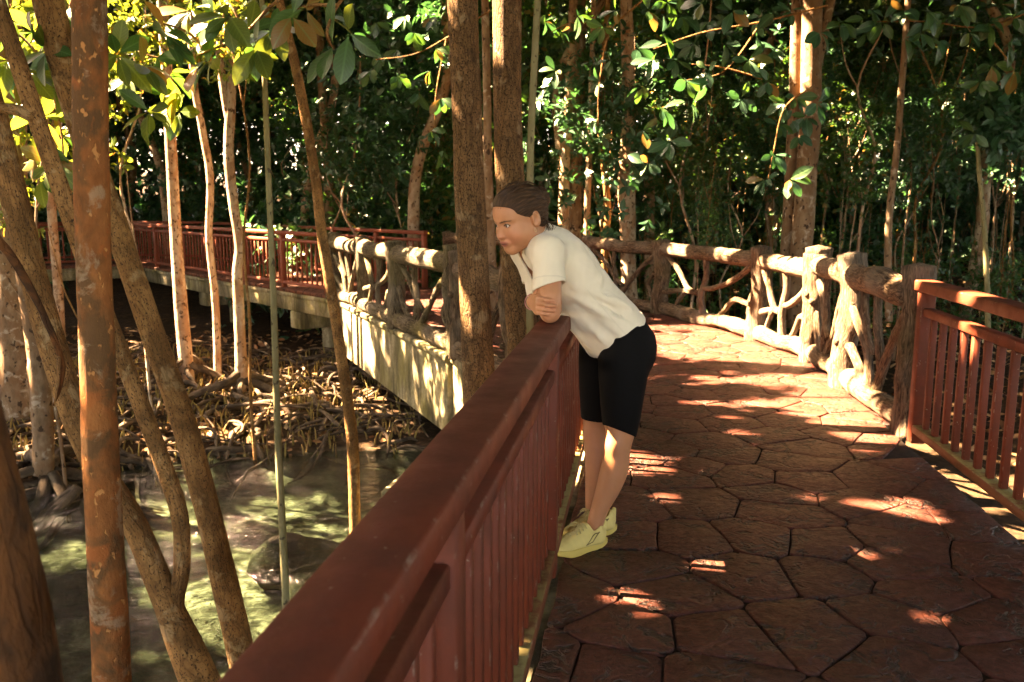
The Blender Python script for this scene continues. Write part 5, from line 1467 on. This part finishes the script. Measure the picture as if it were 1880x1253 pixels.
# ---- eyes
for s in (1, -1):
    c = H(0.032 * s, 0.0765, 0.0128); r = 0.0128 * HS
    uu, vv = np.meshgrid(np.linspace(0, 2 * math.pi, 24, endpoint=False), np.linspace(0.02, math.pi - 0.02, 18))
    g = unit(HF * 1.0 + HL * 0.05 + v3(-0.35, 0.0, -0.03)); a = unit(np.cross(g, v3(0, 0, 1))); b2 = np.cross(a, g)
    D = (np.cos(uu) * np.sin(vv))[..., None] * a + (np.sin(uu) * np.sin(vv))[..., None] * b2 + np.cos(vv)[..., None] * g
    ang = np.degrees(vv).reshape(-1)
    col = np.where((ang < 11)[:, None], (0.005, 0.005, 0.005), np.where((ang < 27)[:, None], (0.07, 0.055, 0.035), (0.62, 0.56, 0.50)))
    i = np.arange(17)[:, None] * 24; j = np.arange(24)[None]
    F = [np.stack([i + j, i + 24 + j, i + 24 + (j + 1) % 24, i + (j + 1) % 24], -1).reshape(-1, 4)]
    pput('eye', c + D.reshape(-1, 3) * r, F, 'eye', {'Col': np.c_[col, np.ones(len(col))]}, body)

# ---- hair
f = Field(H(0, 0, 0) - 0.24, H(0, 0, 0) + 0.24, 0.0034)
e = lambda c, r, k=0.02, cut=False: f.ell(H(*c), np.array(r) * HS, RH, k * HS, cut)
e((0, -0.020, 0.050), (0.086, 0.106, 0.087))
e((0, 0.030, 0.092), (0.058, 0.050, 0.036), 0.03)
e((0, -0.075, 0.005), (0.062, 0.050, 0.070), 0.03)
e((0.0, -0.124, 0.046), (0.040, 0.036, 0.043), 0.012)
e((0.008, -0.128, 0.066), (0.024, 0.022, 0.026), 0.012)
e((0, 0.108, -0.015), (0.072, 0.075, 0.092), 0.02, True)
for s in (1, -1): e((0.080 * s, 0.056, -0.030), (0.045, 0.066, 0.064), 0.025, True); e((0.088 * s, -0.020, 0.0), (0.024, 0.024, 0.032), 0.006, True)
e((0, -0.02, -0.115), (0.12, 0.08, 0.075), 0.01, True)
def strands(Q):
    q = (Q - HC) @ RH / HS; phi = np.arctan2(q[:, 0], q[:, 2] - 0.015)
    edge = np.clip((0.060 - q[:, 1]) / 0.09, 0.0, 1)
    return edge * (0.0022 * np.sin(phi * 21 + 48 * q[:, 1]) + 0.0016 * np.sin(phi * 47 + 3 * np.sin(q[:, 1] * 30)) + 0.0032 * wob(q, 22, 3))
f.ripple(strands)
V, F = f.nets(1)
q = (V - HC) @ RH / HS
tc = np.stack([np.arctan2(q[:, 0], q[:, 2] - 0.015), q[:, 1] * 8, np.linalg.norm(q, axis=1) * 8], -1)
hair = pput('hair', V, [F], 'hair', {'tc': tc})
rg = np.random.default_rng(4); mb = MB()
for k in range(150):                                         # loose strands
    x0 = rg.uniform(-0.05, 0.06)
    if k >= 60:
        s = rg.choice((1, -1)); t = rg.uniform(0, 1)                # along the hairline, combed back
        a = np.array((0.062 * s * t, 0.088 - 0.055 * t * t, 0.082 - 0.045 * t * t)) + rg.normal(0, 0.003, 3)
        p = [a, a * (1.12, 0.55, 1.0) + (0, 0, 0.030), a * (1.1, 0, 0) + (0.006 * s, -0.03 - 0.02 * t, 0.125 - 0.05 * t + rg.normal(0, 0.003)), a * (0.5, 0, 0) + (0, -0.11, 0.075)]
    elif k < 22:
        p = [(x0, 0.06 * rg.uniform(0.2, 1), 0.128), (x0 * 1.15, -0.03, 0.142 + rg.uniform(0, 0.008)), (x0 * 0.8, -0.10, 0.105), (x0 * 0.3 + rg.normal(0, 0.012), -0.15, 0.07 + rg.normal(0, 0.01))]
    elif k < 40:
        p = [(0.02 * rg.normal(), -0.12, 0.06), (0.02 * rg.normal(), -0.145 - 0.01 * rg.uniform(), 0.075 + 0.012 * rg.normal()), (0.02 * rg.normal(), -0.150 - 0.02 * rg.uniform(), 0.09 + 0.02 * rg.normal())]
    else:
        s = 1; p = [(0.070, -0.035, 0.03 + 0.02 * rg.normal()), (0.066, -0.075, -0.02), (0.05 + 0.01 * rg.normal(), -0.095 + 0.01 * rg.normal(), -0.06), (0.04, -0.085 + 0.02 * rg.normal(), -0.092 + 0.012 * rg.normal())]
    v, ff, t = tube([H(*a) - PO for a in p], [0.0009, 0.0007, 0.0003] if len(p) == 3 else [0.0006, 0.0008, 0.0007, 0.0003], seg=5, n=12)
    mb.add(v, ff, t * 0 + np.array((k * 0.31, 0.4, 0.2)))
mb.build('loose_strands', M['hair'], hair)

# ---- earring, bracelet
def ring(c, n, r, t, name, m, parent):
    n = unit(n); a = unit(np.cross(n, v3(0.3, 0.2, 1))); b = np.cross(n, a)
    A_ = np.linspace(0, 2 * math.pi, 33)
    mb = MB(); mb.add(*tube([c - PO + r * (a * math.cos(w) + b * math.sin(w)) for w in A_], t, seg=7, n=48, cap=False)); return mb.build(name, M[m], parent)
ring(H(0.080, -0.004, -0.036), HL, 0.006, 0.0011, 'earring', 'gold', person)
ring(WR + v3(-0.004, 0.004, -0.002), WR - ER + v3(-0.12, -0.05, 0), 0.031, 0.0022, 'bracelet', 'pink', person)

# ---- trainers
def trainer(heel, toe, sgn, label):
    d = np.array(toe) - np.array(heel); d[2] = 0; L = 0.272; yv = unit(d); zv = v3(0, 0, 1); xv = np.cross(yv, zv) * sgn
    if True: Rm = np.stack([xv, yv, zv], 1)
    o = np.array(heel) + yv * 0.135
    f = Field((-0.065, -0.155, -0.004), (0.065, 0.155, 0.15), 0.0026)
    f.ell((0.004, 0.075, 0.040), (0.045, 0.066, 0.034), None, 0.02)
    f.ell((0.0, 0.0, 0.048), (0.041, 0.085, 0.040), None, 0.03)
    f.ell((0.0, -0.085, 0.050), (0.036, 0.045, 0.045), None, 0.03)
    f.cap((0, -0.085, 0.055), (0, -0.078, 0.090), 0.037, 0.036, 0.02)
    f.cap((0, 0.045, 0.066), (0, -0.030, 0.104), 0.024, 0.024, 0.025)
    f.cap((0, -0.126, 0.06), (0, -0.131, 0.104), 0.012, 0.010, 0.015)
    f.cutcap((0, -0.070, 0.078), (0, -0.062, 0.16), 0.029, 0.040, 0.006)
    P = f.all(); f.d = np.maximum(f.d, -(P[..., 2] - 0.024)); f.ripple(lambda Q: 0.0008 * wob(Q, 60, 2))
    V, F = f.nets(1)
    C = np.tile(np.array((0.68, 0.55, 0.20)), (len(V), 1)) * (1 + 0.05 * wob(V, 90, 2))[:, None]
    k = (0.3 * (np.abs(V[:, 0]) < 0.019) * (V[:, 1] > -0.012) * (V[:, 1] < 0.066) * (V[:, 2] > 0.06))[:, None]; C = C * (1 - k) + np.array((0.40, 0.36, 0.20)) * k  # tongue greyed to stand in for shade in the gaps between laces
    # side mark, an open angular wing
    ln = [((-0.005, 0.040), (-0.055, 0.078)), ((-0.055, 0.078), (-0.075, 0.082)), ((-0.005, 0.040), (-0.040, 0.046)), ((-0.040, 0.046), (-0.070, 0.080))]
    for a, b in ln:
        a, b = np.array(a), np.array(b); e_ = b - a; q = V[:, 1:]; t = np.clip((q - a) @ e_ / (e_ @ e_), 0, 1); dd = np.linalg.norm(q - a - t[:, None] * e_, axis=1)
        k = np.clip(1.6 - dd / 0.0018, 0, 1) * (np.abs(V[:, 0]) > 0.02); C = C * (1 - k[:, None]) + np.array((0.05, 0.03, 0.015)) * k[:, None]
    k = np.clip(1.5 - np.abs(V[:, 2] - 0.030) / 0.003, 0, 1)[:, None] * 0.25; C *= 1 - k
    W = o + V @ Rm.T
    sh = pput('trainer', W, [F if sgn > 0 else F[:, ::-1]], 'shoe', {'Col': np.c_[np.clip(C, 0, 1), np.ones(len(V))]})
    # sole: outline swept in height
    a = np.linspace(0, 2 * math.pi, 72, endpoint=False)
    yy = np.sin(a) * 0.141; s_ = (yy + 0.141) / 0.282
    wd_ = 0.034 + 0.017 * sstep(0.25, 0.75, s_) - 0.004 * sstep(0.2, 0.45, s_) * (1 - sstep(0.45, 0.6, s_))
    xx = np.sign(np.cos(a)) * np.abs(np.cos(a)) ** 0.55 * wd_ + 0.004 * s_
    rings, zz = [], [(0.0, 0.93), (0.004, 1.0), (0.011, 1.03), (0.013, 1.0), (0.022, 1.04), (0.031, 1.02), (0.035, 0.93)]
    for z, k in zz:
        lift = 0.016 * sstep(0.72, 1.0, s_) + 0.010 * sstep(0.16, 0.0, s_)
        rip = 1 + 0.018 * np.sin(a * 26) * (1 if z in (0.004, 0.011) else 0)
        rings.append(np.c_[xx * k * rip, yy * (1 - (1 - k) * 0.4), z + lift * (1 - z / 0.05)])
    V = np.vstack(rings); n = 72; j = np.arange(n)
    F = [np.stack([r * n + j, r * n + (j + 1) % n, (r + 1) * n + (j + 1) % n, (r + 1) * n + j], -1) for r in range(len(zz) - 1)]
    F += [j[::-1][None], (len(zz) - 1) * n + j[None]]
    F = [q if sgn > 0 else q[:, ::-1] for q in F]
    C = np.tile(np.array((0.62, 0.47, 0.13)), (len(V), 1))
    pput('sole', o + V @ Rm.T, F, 'shoe', {'Col': np.c_[C, np.ones(len(V))]}, sh)
    mb = MB()
    def top(y): return 0.1005 + (0.036 - y) * 0.49 if y < 0.036 else 0.0945 - (y - 0.036) * 0.25
    for i, y in enumerate((0.058, 0.042, 0.026, 0.010, -0.006)):
        for s in (1, -1):
            p = [(-0.026 * s, y + 0.008, top(y) - 0.016), (-0.008 * s, y + 0.003, top(y) + 0.001), (0.010 * s, y - 0.004, top(y) + 0.002), (0.027 * s, y - 0.010, top(y) - 0.014)]
            mb.add(*tube([o + Rm @ np.array(q) - PO for q in p], 0.0030, seg=6, n=12, flat=0.6))
    c = np.array((0, 0.002, top(0.0) + 0.005))
    for p in ([c, c + (0.02, 0.016, 0.006), c + (0.032, 0.034, -0.010), c + (0.018, 0.024, -0.006), c], [c, c + (-0.02, 0.016, 0.006), c + (-0.03, 0.03, -0.008), c + (-0.016, 0.02, -0.004), c],
              [c, c + (0.012, 0.022, 0.006), c + (0.022, 0.05, -0.014)], [c, c + (-0.012, 0.022, 0.004), c + (-0.034, 0.042, -0.03)]):
        mb.add(*tube([o + Rm @ np.array(q) - PO for q in p], 0.0020, seg=6, n=22))
    mb.build('laces', M['lace'], sh)
trainer((0.402, 3.520, 0), (0.17, 3.37, 0), 1, 'near')
trainer((0.462, 3.672, 0), (0.225, 3.54, 0), -1, 'far')
